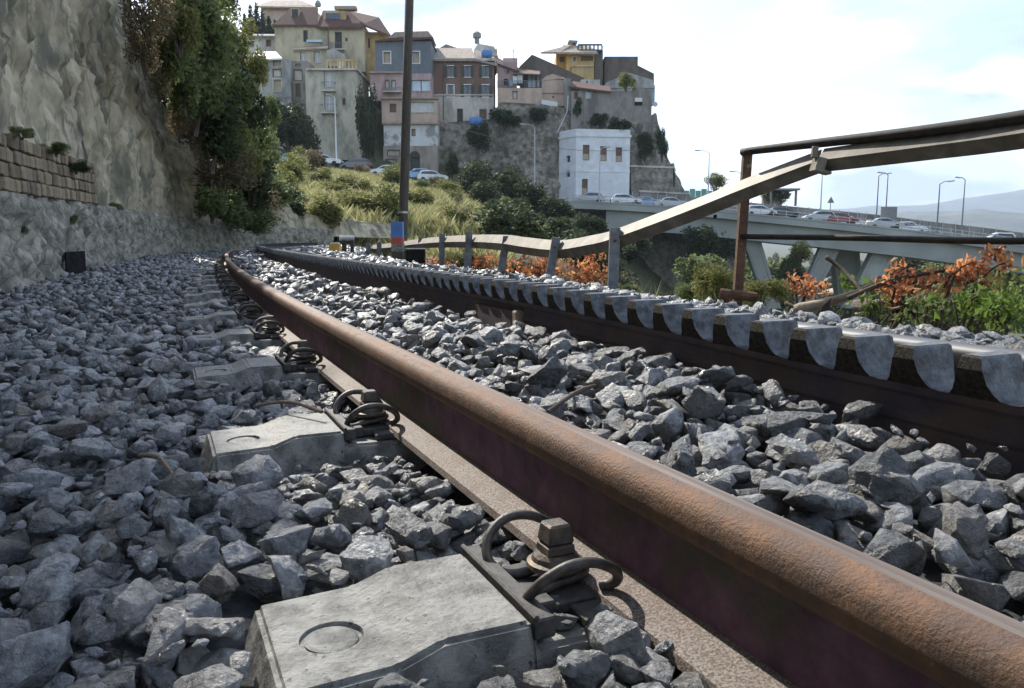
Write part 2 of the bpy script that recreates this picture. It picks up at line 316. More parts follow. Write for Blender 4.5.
# ------------------------------------------------------------------ terrain
CLIFF_H = lambda s: np.interp(s, [-6, 16, 19, 22, 25, 29, 36, 46], [9.6, 9.6, 9.2, 7.6, 3.6, 1.1, .7, .5])
_tk = (np.array([-400, 0, 200, 270, 350, 440, 500, 560, 620, 680, 760, 860, 1024, 1400]) - 512) / F
_yk = np.array([0, 6, 12, 25, 50, 90, 110, 116, 135, 165, 300, 900, 3000])
_tb = np.array([
 [9, 9, 9, 9, 10, 13, 15, 16, 22, 28, 30, 30, 20],
 [9, 9, 9, 9, 10, 12, 13, 15, 22, 28, 30, 30, 20],
 [9, 8, 6, 4, 6, 10, 11, 13, 26, 30, 30, 30, 10],
 [2, 1, .6, .5, 3.2, 8.0, 9.2, 12, 27, 30, 30, 20, 0],
 [0, -.2, -.2, .1, 2.4, 7.2, 8.6, 10, 25, 26, 20, 10, -10],
 [-.2, -.3, -.3, -.2, 1.6, 5.6, 6.5, 6.8, 20, 22, 15, 0, -20],
 [-.2, -.4, -.5, -.6, .2, 3.0, 4.0, 4.6, 20, 20, 10, -10, -20],
 [-.3, -.5, -1.0, -2.2, -2.5, -.5, 1.0, 2.5, 16, 14, 0, -20, -25],
 [-.4, -.7, -1.6, -3.6, -6, -5, -1, 1.5, 4.0, 4, -6, -25, -25],
 [-.5, -1, -2.2, -5, -9, -10, -8, -7, -4, -4, -16, -26, -25],
 [-.5, -1.3, -2.8, -6, -11, -14, -14, -14, -14, -15, -22, -28, -25],
 [-.5, -1.5, -3.2, -7, -12, -16, -17, -18, -19, -21, -25, -28, -25],
 [-.5, -1.8, -3.6, -7, -13, -17, -19, -20, -21, -23, -26, -28, -25],
 [-.6, -2, -4, -8, -14, -18, -20, -21, -22, -24, -26, -28, -25]], float)
def smoothstep(a, b, x):
    t = np.clip((x - a) / (b - a), 0, 1); return t * t * (3 - 2 * t)
def base_h(x, y):
    x = np.asarray(x, float); y = np.asarray(y, float)
    yy = np.maximum(y, .5); t = np.clip(x / yy, _tk[0], _tk[-1])
    i = np.clip(np.searchsorted(_tk, t) - 1, 0, len(_tk) - 2); a = (t - _tk[i]) / (_tk[i + 1] - _tk[i])
    yc = np.clip(yy, 0, _yk[-1]); j = np.clip(np.searchsorted(_yk, yc) - 1, 0, len(_yk) - 2); b = (yc - _yk[j]) / (_yk[j + 1] - _yk[j])
    return (_tb[i, j] * (1 - a) + _tb[i + 1, j] * a) * (1 - b) + (_tb[i, j + 1] * (1 - a) + _tb[i + 1, j + 1] * a) * b
def ground_h(x, y):
    x = np.atleast_1d(np.asarray(x, float)); y = np.atleast_1d(np.asarray(y, float))
    s, d = track_sd(x, y); z = base_h(x, y)
    z = np.where(y < .5, np.where(d > 3, -.3 - (d - 3) * .15, -.25), z)
    near = (s > S_MIN - 5) & (s < S_MAX + .5)
    zr = z.copy()
    # left of the wall: the cliff's back
    H = CLIFF_H(s)
    left = smoothstep(-3.4, -5.2, d)
    far_left = np.where(y > 30, z, H)
    zl = -.45 * (1 - left) + np.where(s < 30, H - .3, np.maximum(z, H - .3)) * left
    # track bed and right shoulder
    k = smoothstep(2.4, 6.0, d)
    zt = -.36 * (1 - k) + np.minimum(z, -.1) * k
    m = np.where(d < -1.7, zl, zt)
    fade = smoothstep(S_MAX - 8, S_MAX + .5, s)
    fade = np.maximum(fade, smoothstep(6, 12, d)); fade = np.maximum(fade, smoothstep(-14, -26, d))
    return np.where(near, m * (1 - fade) + zr * fade, zr)
def gh(x, y): return float(ground_h([x], [y])[0])
def make_ground():
    ang = np.radians(np.concatenate([np.arange(-180, -44, 6), np.arange(-42, 42.01, .7), np.arange(48, 180, 6)]))
    rad = np.concatenate([[.15], np.geomspace(.4, 160, 150), np.geomspace(170, 9000, 40)])
    A, R = np.meshgrid(ang, rad); X = (R * np.sin(A)).ravel(); Y = (R * np.cos(A)).ravel(); Z = ground_h(X, Y)
    for i in range(len(X)):
        r = math.hypot(X[i], Y[i])
        if r > 14: Z[i] += mn.noise(Vector((X[i] * .11, Y[i] * .11, 2))) * min(.8, (r - 14) * .012)
    V = np.stack([X, Y, Z], 1); na = len(ang); q = []
    idx = np.arange(len(rad) * na).reshape(len(rad), na); nx = np.roll(idx, -1, 1)
    T = np.stack([idx[:-1], idx[1:], nx[1:], nx[:-1]], -1).reshape(-1, 4)
    me = np_mesh('ground', V, T[:, ::-1]); o = link('ground', me, M['ground'], smooth=True); o['kind'] = 'structure'
make_ground()

def ridge(name, Y, pts, depth, m, seed, rough=.05):
    us = np.linspace(pts[0][0], pts[-1][0], 160); vt = np.interp(us, [p[0] for p in pts], [p[1] for p in pts]); V = []; n = 14
    for j in range(n):
        t = j / (n - 1)
        for u, v in zip(us, vt):
            top = P(u, v, Y); zb = -60; y = Y - depth * (1 - t)
            x = (u - 512) / F * Y
            z = zb + (top.z - zb) * (1 - (1 - t) ** 1.6)
            z += (top.z - zb) * rough * fbm(Vector((x / Y * 9, y / Y * 9, seed))) * (.4 + t)
            V.append((x, y, z))
    for u, v in zip(us, vt): V.append(((u - 512) / F * Y, Y + depth, -60))
    w = len(us); idx = np.arange((n + 1) * w).reshape(n + 1, w)
    T = np.stack([idx[:-1, :-1], idx[:-1, 1:], idx[1:, 1:], idx[1:, :-1]], -1).reshape(-1, 4)
    o = link(name, np_mesh(name, np.array(V), T), m, smooth=True); o['kind'] = 'structure'; return o
ridge('hills', 6200, [(300, 240), (560, 236), (680, 225), (740, 215), (800, 211), (860, 207), (920, 203), (980, 196), (1024, 190), (1120, 178), (1300, 190), (1600, 215)], 1800, M['hill'], 1.3)
ridge('hills', 3200, [(300, 240), (700, 238), (780, 228), (850, 222), (900, 214), (960, 210), (1030, 217), (1100, 208), (1300, 214), (1600, 230)], 1000, M['hill'], 5.1, .08)

# ------------------------------------------------------------------ track: rails, rack, sleepers
def sweep(prof, d0, zf, s0, s1, ds, mats_of=None, closed=True, off=(0, 0, 0)):
    ss = np.arange(s0, s1, ds); n = len(prof); V = []; uv = []
    acc = [0]
    for i in range(1, n + 1): acc.append(acc[-1] + math.hypot(prof[i % n][0] - prof[i - 1][0], prof[i % n][1] - prof[i - 1][1]))
    for s in ss:
        for (a, z) in prof: V.append(TP(s, d0 + a, z + zf(s)) - Vector(off))
    f = []; L = []
    kk = n if closed else n - 1
    for i in range(len(ss) - 1):
        for k in range(kk):
            f.append((i * n + k, i * n + (k + 1) % n, (i + 1) * n + (k + 1) % n, (i + 1) * n + k))
            L += [(acc[k], ss[i]), (acc[k + 1], ss[i]), (acc[k + 1], ss[i + 1]), (acc[k], ss[i + 1])]
    nf = len(f)
    if closed: f.append(tuple(range(n - 1, -1, -1))); f.append(tuple(range((len(ss) - 1) * n, len(ss) * n)))
    me = D.meshes.new('sweep'); me.from_pydata(V, [], f)
    ul = me.uv_layers.new(name='UVMap'); arr = np.zeros((len(me.loops), 2), np.float32); arr[:len(L)] = L; ul.data.foreach_set('uv', arr.ravel())
    if mats_of: me.polygons.foreach_set('material_index', [mats_of[k] for i in range(len(ss) - 1) for k in range(kk)] + ([0, 0] if closed else []))
    bm = bmesh.new(); bm.from_mesh(me); bmesh.ops.recalc_face_normals(bm, faces=bm.faces); bm.to_mesh(me); bm.free()
    return me
def arc(cx, cz, r, a0, a1, n): return [(cx + r * math.cos(math.radians(a0 + (a1 - a0) * i / n)), cz + r * math.sin(math.radians(a0 + (a1 - a0) * i / n))) for i in range(n + 1)]
def running_rail(d0, zf, s1, label, headmats, lab):
    b = TP(0, d0, 0); t = thing('running_rail', label, 'rail', b)
    hw = .029
    # head: top crown, rounded corners, sides, underside
    pr = [(-hw + .006, -.046), (-hw, -.038)] + arc(-hw + .018, -.018, .018, 180, 100, 6) + [(-.005, .0022), (.006, .0018)] + arc(hw - .014, -.014, .014, 80, 0, 6) + [(hw, -.038), (hw - .006, -.046), (.010, -.054), (-.010, -.054)]
    mo = [0] * len(pr)
    for k in range(9, 15): mo[k] = 1
    o = link('head', sweep(pr, d0, zf, -2.6, s1, .08, mo, off=b), headmats, t, smooth=True)
    wb = [(-.010, -.0535), (.010, -.0535), (.0085, -.066), (.008, -.105), (.009, -.122), (.010, -.131), (-.010, -.131), (-.009, -.122), (-.008, -.105), (-.0085, -.066)]
    link('web', sweep(wb, d0, zf, -2.6, s1, .15, off=b), M['web'], t, smooth=False)
    ft = [(-.0095, -.127), (.0095, -.127), (.058, -.139), (.060, -.150), (-.060, -.150), (-.058, -.139)]
    link('foot', sweep(ft, d0, zf, -2.6, s1, .15, off=b), M['foot'], t)
    return t
Z0 = lambda s: 0.0
running_rail(-.029, Z0, 25.5, 'rusty brown running rail sweeping through the foreground, dull worn head', [M['rust_head'], M['worn']], '')
running_rail(.979, lambda s: .036, 25.5, 'bright topped running rail beyond the toothed rack rail', [M['shiny'], M['shiny']], '')
rack_z = lambda s: .25 - float(np.interp(s, [.9, 1.15, 1.6, 2.3, 3.4, 6], [.153, .151, .140, .131, .132, .130]))
RD = .497
def make_rack():
    b = TP(1, RD, 0); t = thing('rack_rail', 'dark toothed rack rail running between the two running rails', 'rack rail', b)
    pr = [(.0275, -.0585), (.023, -.07), (.010, -.078), (.010, -.10), (.014, -.106), (.014, -.114), (.010, -.12), (.010, -.19), (.05, -.20), (.05, -.22), (-.05, -.22), (-.05, -.20), (-.010, -.19), (-.010, -.12), (-.014, -.114), (-.014, -.106), (-.010, -.10), (-.010, -.078), (-.023, -.07), (-.0275, -.0585)]
    link('rack_bar', sweep(pr, RD, rack_z, -1.5, 25.5, .1, off=b), M['rackweb'], t)
    lv = [(.0, .0125, .0360), (-.0030, .0145, .0405), (-.019, .0178, .0415), (-.036, .0225, .0385), (-.050, .0295, .032), (-.0570, .036, .028), (-.0590, .0512, .0275)]
    V = []; f = []; mi = []
    for z, l, w in lv: V += [(-w, -l, z), (w, -l, z), (w, l, z), (-w, l, z)]
    f.append((24, 25, 26, 27)); mi.append(1); f.append((3, 2, 1, 0)); mi.append(2)
    for i in range(6):
        for k in range(4):
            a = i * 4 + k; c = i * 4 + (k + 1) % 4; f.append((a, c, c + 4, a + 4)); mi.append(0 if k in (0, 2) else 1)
    me = D.meshes.new('tooth'); me.from_pydata(V, [], f); me.polygons.foreach_set('material_index', mi)
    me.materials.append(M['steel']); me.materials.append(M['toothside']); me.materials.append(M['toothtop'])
    bm = bmesh.new(); bm.from_mesh(me); bmesh.ops.recalc_face_normals(bm, faces=bm.faces)
    bm.to_mesh(me); bm.free()
    s = -.4
    while s < 25.4:
        T = TT(s); o = link('tooth', me, None, t); o.location = TP(s, RD, rack_z(s)) - b; o.rotation_euler = (0, 0, math.atan2(T.y, T.x) - math.pi / 2)
        o.scale = (random.uniform(.97, 1.02), 1, 1); s += .1025 + random.uniform(-.0006, .0006)
    for s in (2.62,):
        T = TT(s); R = Matrix.Rotation(math.atan2(T.y, T.x) - math.pi / 2, 3, 'Z')
        mb = MB(); mb.box(TP(s, RD - .018, rack_z(s) - .125), (.016, .32, .07), R); mb.build('joint_plate', M['rackweb'], t, bevel=.003)
        mb = MB(); mb.box(TP(s - .2, RD - .01, rack_z(s) - .135), (.05, .035, .10), R); mb.build('chair', M['deadwood'], t, bevel=.006)
make_rack()

def make_sleeper():
    # local frame: x across (towards the rail +), y along the rail, z up; origin under the rail centre at z = -0.15
    t = thing('sleeper', '', 'sleeper')
    st = [(-.442, -.115), (-.43, -.07), (-.405, .002), (-.30, .006), (-.255, .022), (-.162, .022), (-.160, -.006), (.12, -.012), (.16, .01), (.25, -.03), (.8, -.09), (1.2, -.03), (1.42, -.03), (1.44, -.12)]
    V = []; f = []
    for i, (x, z) in enumerate(st):
        z0 = z; hw = .098; yb = hw + .045
        if i == 0: hw = .10
        V += [(x, -yb, -.14), (x, -hw, z0), (x, hw, z0), (x, yb, -.14)]
    for i in range(len(st) - 1):
        for k in range(4):
            a = i * 4 + k; b = i * 4 + (k + 1) % 4; f.append((a, b, b + 4, a + 4))
    f.append((0, 1, 2, 3)); n = len(st) * 4; f.append((n - 1, n - 2, n - 3, n - 4))
    me = D.meshes.new('block'); me.from_pydata(V, [], f); bm = bmesh.new(); bm.from_mesh(me)
    bmesh.ops.recalc_face_normals(bm, faces=bm.faces)
    bmesh.ops.bevel(bm, geom=[e for e in bm.edges if e.calc_face_angle(0) > .25], offset=.005, segments=2, affect='EDGES')
    bm.to_mesh(me); bm.free()
    ob = link('block', me, M['concrete'], t)
    cut = MB().lathe([(.031, -.003), (.034, .012)], (-.345, -.012, .003), 28).mesh('cut'); oc = link('cutter', cut)
    md = ob.modifiers.new('b', 'BOOLEAN'); md.object = oc; md.operation = 'DIFFERENCE'; md.solver = 'EXACT'
    dg = bpy.context.evaluated_depsgraph_get(); me2 = D.meshes.new_from_object(ob.evaluated_get(dg)); ob.modifiers.clear(); ob.data = me2; me2.name = 'block'
    D.objects.remove(oc)
    mb = MB().lathe([(.0, .0), (.026, .0), (.027, .0022), (.024, .0034), (.0, .0034)], (-.345, -.012, -.0004), 24); mb.build('cast_mark', M['concrete'], t, smooth=False)
    mb = MB(); mb.box((-.150, 0, .015), (.022, .21, .022)); mb.box((-.160, 0, .027), (.006, .21, .006)); mb.build('pad_angle', M['pad'], t, bevel=.002)
    mb = MB(); mb.box((-.098, .0, .003), (.075, .10, .014)); mb.box((-.128, -.04, .006), (.03, .03, .02)); mb.box((-.1, .062, .0), (.06, .03, .01)); mb.box((-.07, -.07, .0), (.05, .04, .012)); mb.build('base_plate', M['pad'], t, bevel=.002)
    bx = -.086
    mb = MB(); hexp = lambda r, z, ph=.3: [(bx + r * math.cos(math.pi / 2 * k + ph + .5), r * math.sin(math.pi / 2 * k + ph + .5), z) for k in range(4)]
    q = [hexp(.0245, .046), hexp(.0235, .058), hexp(.0190, .081)]
    mb.prism(q[0], q[1]); mb.prism([tuple(Vector(p) + Vector((0, 0, .0003))) for p in q[1]], q[2]); mb.build('bolt', M['bolt'], t, bevel=.0025)
    MB().lathe([(.0, .028), (.031, .028), (.034, .032), (.033, .036), (.028, .038), (.026, .043), (.022, .047), (.0, .047)], (bx, 0, 0), 24).build('washer', M['bolt'], t, smooth=False)
    half = [(-.052, 0, .024), (-.056, .014, .024), (-.070, .021, .022), (-.100, .023, .018), (-.128, .030, .014), (-.144, .045, .019), (-.146, .062, .034), (-.134, .074, .052), (-.110, .080, .064), (-.080, .080, .062), (-.054, .076, .048), (-.044, .066, .032), (-.046, .054, .022), (-.054, .046, .019)]
    pts = [(x, -y, z) for x, y, z in half[::-1]] + half[1:]
    MB().tube(spline(pts, 5), .0059, 9).build('spring_clip', M['clip'], t, smooth=True)
    # the far side of the rail carries the same clip
    return t
SLP = .862
S_BOLT = float(track_sd(np.array([.049]), np.array([.87]))[0][0])
def place_sleepers():
    t0 = make_sleeper(); labs = ['large pale concrete sleeper end with round cast mark in the near foreground', 'pale concrete sleeper end, second along the rusty rail from the camera', 'half buried concrete sleeper end, third along the rusty rail', 'concrete sleeper end, fourth along the rusty rail, mostly under stones']
    for k in range(-1, 24):
        s = S_BOLT + k * SLP
        o = t0 if k == -1 else copy_tree(t0)
        T = TT(s); o.location = TP(s, -.029, -.151 + (0 if k < 2 else .005)); o.rotation_euler = (random.uniform(-.004, .004), 0, math.atan2(T.y, T.x) - math.pi / 2)
        o['group'] = 'concrete sleepers under the track'
        o['label'] = labs[k] if 0 <= k < 4 else 'small distant concrete sleeper end in the row beside the rusty rail'
place_sleepers()

# ------------------------------------------------------------------ ballast stones
def stone_template(seed, npts, cuts, amp):
    r = random.Random(seed); bm = bmesh.new()
    sx, sy, sz = r.uniform(.85, 1.25), r.uniform(.6, .95), r.uniform(.42, .68)
    for i in range(npts):
        v = Vector((r.gauss(0, 1), r.gauss(0, 1), r.gauss(0, 1))).normalized() * r.uniform(.86, 1.05)
        bm.verts.new((v.x * sx, v.y * sy, v.z * sz))
    res = bmesh.ops.convex_hull(bm, input=bm.verts); bmesh.ops.delete(bm, geom=[e for e in res['geom_interior'] if isinstance(e, bmesh.types.BMVert)], context='VERTS')
    if cuts:
        bmesh.ops.dissolve_limit(bm, angle_limit=.35, verts=bm.verts, edges=bm.edges)
        bmesh.ops.bevel(bm, geom=list(bm.edges), offset=.022, segments=1, affect='EDGES', profile=.6, clamp_overlap=True)
        bmesh.ops.triangulate(bm, faces=bm.faces)
        for _ in range(cuts):  
            le = [e for e in bm.edges if e.calc_length() > .3]
            if le: bmesh.ops.subdivide_edges(bm, edges=le, cuts=1); bmesh.ops.triangulate(bm, faces=bm.faces)
        for v in bm.verts:
            p = v.co * 2.2 + Vector((seed * 3.1, 0, 0)); v.co *= 1 + max(-.16, min(.16, amp * fbm(p, 4) + amp * .9 * (abs(mn.noise(v.co * 4.5 + Vector((0, seed, 0)))) - .25) + amp * .35 * mn.noise(v.co * 11)))
    bmesh.ops.triangulate(bm, faces=bm.faces); bmesh.ops.recalc_face_normals(bm, faces=bm.faces)
    bm.verts.index_update(); V = np.array([v.co[:] for v in bm.verts]); T = np.array([[v.index for v in fc.verts] for fc in bm.faces]); bm.free()
    return V, T
HI = [stone_template(i + 1, 14 + i % 7, 3, .12) for i in range(26)]
MI = [stone_template(i + 60, 13 + i % 6, 1, .08) for i in range(24)]
LO = [stone_template(i + 120, 9 + i % 4, 0, 0) for i in range(24)]
def bed_z(s, d):
    n = .012 * np.sin(s * 3.1 + d * 4) + .01 * np.sin(s * 1.3 - d * 7 + 1)
    left = -.155 + .02 * smoothstep(-.4, -1.4, d) + n
    left = left - .022 * smoothstep(1.4, 2.2, s) * smoothstep(-.55, -.45, d)
    left = left - .006 * smoothstep(-.22, -.10, d)
    mid = np.interp(d, [.03, .08, .2, .36, .46], [-.10, -.07, -.040, -.035, -.045]) + n * .8
    mid = mid + .012 * smoothstep(.3, .46, d) + .026 * smoothstep(.22, .42, d) * (1 - smoothstep(1.2, 2.0, s))
    gap = -.06 + n * .5
    right = np.interp(d, [1.05, 1.3, 1.7, 2.1, 2.6], [-.05, -.03, -.06, -.13, -.2]) + n + .03 * smoothstep(3, 6, s)
    return np.where(d < 0, left, np.where(d < .5, mid, np.where(d < 1.0, gap, right)))
def scatter():
    pts = []   # s, d, r, layer
    r = rng
    def region(d0, d1, s0, s1, sp, jit, rlo, rhi, layer, prob=1.0):
        ss = np.arange(s0, s1, sp); dd = np.arange(d0 + sp / 2, d1, sp)
        A, B = np.meshgrid(ss, dd, indexing='ij'); B = B + (np.arange(len(ss)) % 2)[:, None] * sp / 2
        a = A.ravel() + r.uniform(-jit, jit, A.size) * sp; b = B.ravel() + r.uniform(-jit, jit, A.size) * sp
        keep = (r.random(A.size) < prob) & (b > d0) & (b < d1)
        a, b = a[keep], b[keep]; rad = r.uniform(rlo, rhi, len(a))
        pts.append(np.stack([a, b, rad, np.full(len(a), layer)], 1))
    for (d0, d1) in ((-1.62, -.07), (.035, .475), (.53, .93), (1.06, 2.5)):
        for (s0, s1, k) in ((-.5, 3.2, .9), (3.2, 8, 1.05), (8, 26, 1.4)):
            region(d0, d1, s0, s1, .052 * k, .42, .027 * k, .042 * k, 0)
            region(d0, d1, s0, s1, .068 * k, .5, .028 * k, .047 * k, 1, .66)
            region(d0, d1, s0, s1, .12 * k, .5, .032 * k, .052 * k, 1.75, .46)
            region(d0, d1, s0, s1, .048 * k, .5, .008 * k, .019 * k, 1.25, .6)
    region(-.165, -.082, -.4, 9, .036, .4, .016, .028, .9)
    a = np.concatenate(pts); s, d, rad, lay = a.T
    z = bed_z(s, d) - .018 + lay * .020 + r.uniform(-.008, .008, len(s)) + (rad - .035) * .2
    # keep clear of sleepers, rails, rack
    ks = np.round((s - S_BOLT) / SLP); off = np.abs(s - S_BOLT - ks * SLP)
    on = (d > -.48) & (d < -.05) & (off < .115 + rad * .55)
    on &= ~((d > -.19) & (rad < .021))
    far_bury = (ks > 1) & (r.random(len(s)) < .16) & (d < -.2)
    keep = ~(on & ~far_bury)
    keep &= ~(np.abs(d + .029) < np.where(d < 0, .048 + rad * .35, .062 + rad * .5))
    keep &= ~((np.abs(d - RD) < .016 + rad * .6)); keep &= ~((np.abs(d - .979) < .035 + rad * .9))
    X = np.array([TP(float(p), float(q), 0)[:2] for p, q in zip(s, d)])
    dist = np.hypot(X[:, 0], X[:, 1]); keep &= ~((dist < .36) & (z > -.2)) 
    keep &= (d > -1.52 - .05 * r.random(len(s)))
    s, d, rad, z, X, dist = s[keep], d[keep], rad[keep], z[keep], X[keep], dist[keep]
    n = len(s)
    # projected size
    zc = X[:, 1] * CT - (z - CZ) * ST; u = 512 + F * X[:, 0] / zc; yc = X[:, 1] * ST + (z - CZ) * CT; v = 344 - F * yc / zc
    inf = (zc > .3) & (u > -30) & (u < 1054) & (v < 720) & (v > 230)
    vis = inf & (zc < 40)
    ang = rad / np.maximum(zc, .3) * np.where(vis, 1, 0)
    # hidden behind the near rail or buried under others: prefer high stones
    zrel = z - bed_z(s, d)
    hid = (d > 0) & (d < .12); ang = np.where(hid, 0, ang); ang = np.where((d > .5) & (d < 1), 0, ang); ang *= np.where(zrel > -.002, 1, .35)
    order = np.argsort(-ang); top = set(order[:300].tolist())
    q = r.normal(size=(n, 4)); q /= np.linalg.norm(q, axis=1)[:, None]
    # keep stones lying fairly flat: random yaw plus tilt
    yaw = r.uniform(0, 2 * np.pi, n); tx = r.normal(0, .35, n); ty = r.normal(0, .35, n); scv = np.stack([r.uniform(.85, 1.2, n), r.uniform(.85, 1.15, n), r.uniform(.85, 1.2, n)], 1) * rad[:, None]
    cy, sy = np.cos(yaw), np.sin(yaw); cx, sx_ = np.cos(tx), np.sin(tx); c2, s2 = np.cos(ty), np.sin(ty)
    Z1 = np.zeros(n); O1 = np.ones(n)
    Rz = np.stack([np.stack([cy, -sy, Z1], -1), np.stack([sy, cy, Z1], -1), np.stack([Z1, Z1, O1], -1)], 1)
    Rx = np.stack([np.stack([O1, Z1, Z1], -1), np.stack([Z1, cx, -sx_], -1), np.stack([Z1, sx_, cx], -1)], 1)
    Ry = np.stack([np.stack([c2, Z1, s2], -1), np.stack([Z1, O1, Z1], -1), np.stack([-s2, Z1, c2], -1)], 1)
    R = Rz @ Rx @ Ry
    labs = {0: ('dark grey angular ballast stone lying in the shaded bed left of the rusty rail', 'ballast stones left of the rail'),
            1: ('grey angular ballast stone lying between the rusty rail and the rack rail', 'ballast stones between rail and rack'),
            2: ('grey ballast stone lying on the far shoulder beyond the rack rail', 'ballast stones on the far shoulder')}
    hm = []
    for i, (V, T) in enumerate(HI):
        me = np_mesh('ballast_stone', V, T); me.materials.append(M['stone']); hm.append(me)
    topl = [int(q) for q in order[:300]]; cnt = {}
    for i in topl:
        o = D.objects.new('ballast_stone', hm[int(r.integers(len(hm)))]); COL.objects.link(o)
        mt = Matrix(R[i].tolist()).to_4x4() @ Matrix.Diagonal((*scv[i], 1)); mt.translation = (X[i, 0], X[i, 1], z[i]); o.matrix_world = mt
        k = 0 if d[i] < 0 else (1 if d[i] < .6 else 2); sk = int(math.floor((s[i] - S_BOLT) / SLP)) + 1
        where = {0: ['before the nearest sleeper end', 'between first and second sleeper ends', 'between second and third sleeper ends', 'beyond the third sleeper end'][max(0, min(3, sk))],
                 1: ['at the near end', 'opposite the nearest bolt', 'opposite the second bolt', 'opposite the third bolt or beyond'][max(0, min(3, sk))], 2: 'near the bright green plants' if s[i] < 2.6 else 'towards the beam posts'}[k]
        key = (k, where); cnt[key] = cnt.get(key, 0) + 1; c_ = cnt[key]
        zone = ['left of the rail', 'between rail and rack', 'beyond the bright rail'][k]
        size = {1: 'largest', 2: 'second largest', 3: 'third largest', 4: 'fourth largest', 5: 'fifth largest'}.get(c_, 'one of the smaller')
        tag(o, size + (' grey stone ' if c_ < 6 else ' grey stones ') + zone + ', ' + where, 'stone', labs[k][1])
    rest = np.array([i for i in range(n) if i not in top])
    VV = []; TTt = []; base = 0
    cls = np.where(dist[rest] < 3.0, 0, 1)
    for c, tpl in ((0, MI), (1, LO)):
        ids = rest[cls == c]; pick = r.integers(len(tpl), size=len(ids))
        for k, (V, T) in enumerate(tpl):
            ii = ids[pick == k]
            if not len(ii): continue
            W_ = np.einsum('nij,nvj->nvi', R[ii], V[None] * scv[ii][:, None, :]); W_[..., 0] += X[ii, 0][:, None]; W_[..., 1] += X[ii, 1][:, None]; W_[..., 2] += z[ii][:, None]
            VV.append(W_.reshape(-1, 3)); TTt.append((T[None] + (np.arange(len(ii)) * len(V))[:, None, None] + base).reshape(-1, 3)); base += len(ii) * len(V)
    me = np_mesh('ballast_gravel', np.concatenate(VV), np.concatenate(TTt)); o = link('ballast_gravel', me, M['stone'])
    tag(o, 'bed of grey crushed ballast stones filling the track', 'gravel', None, 'stuff')
    print('stones', n, 'tris', sum(len(t) for t in TTt))
scatter()
# dark fines below the stones
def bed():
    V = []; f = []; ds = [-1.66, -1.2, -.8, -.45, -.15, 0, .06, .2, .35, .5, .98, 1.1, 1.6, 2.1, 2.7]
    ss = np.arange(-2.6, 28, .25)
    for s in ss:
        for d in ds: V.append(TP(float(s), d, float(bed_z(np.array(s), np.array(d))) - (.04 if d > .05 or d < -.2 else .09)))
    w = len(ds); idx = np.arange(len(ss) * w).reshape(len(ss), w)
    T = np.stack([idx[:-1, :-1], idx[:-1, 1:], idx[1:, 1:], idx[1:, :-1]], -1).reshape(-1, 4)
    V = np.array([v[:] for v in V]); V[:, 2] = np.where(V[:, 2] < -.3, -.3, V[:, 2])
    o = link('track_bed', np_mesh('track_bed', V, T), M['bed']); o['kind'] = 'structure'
bed()

# ------------------------------------------------------------------ left wall and cliff
def grid_mesh(name, pts, w, h, m, smooth=False, parent=None, off=None):
    idx = np.arange(w * h).reshape(h, w); T = np.stack([idx[:-1, :-1], idx[:-1, 1:], idx[1:, 1:], idx[1:, :-1]], -1).reshape(-1, 4)
    V = np.array([p[:] for p in pts]) - (np.array(off) if off is not None else 0)
    return link(name, np_mesh(name, V, T), m, parent, smooth=smooth)
WS0 = -2.0
def wall_Y(u, d=-1.7):                 # distance at which the line of sight at column u meets the wall face
    ys = np.linspace(3, 24, 400); _, dd = track_sd((u - 512) / F * ys, ys); return float(ys[np.argmin(np.abs(dd - d))])
_yb = [wall_Y(0, -1.72), wall_Y(105, -1.74)]; _sb = [s_of_Y(_yb[0] + .6), s_of_Y(_yb[1] + .6)]
_zt = [P(0, 124, _yb[0]).z, P(105, 164, _yb[1]).z]; _zb = [P(0, 190, _yb[0]).z, P(105, 205, _yb[1]).z]
BE = _sb[1]
def lin(s, z): return z[0] + (z[1] - z[0]) * (s - _sb[0]) / (_sb[1] - _sb[0])
def wall_top(s): return lin(max(s, 0), _zb) if s < BE else float(np.interp(s, [BE, BE + 3, 20, 28, 38], [_zb[1], .78, .8, .6, .4]))
def brick_top(s): return lin(max(s, 0), _zt)
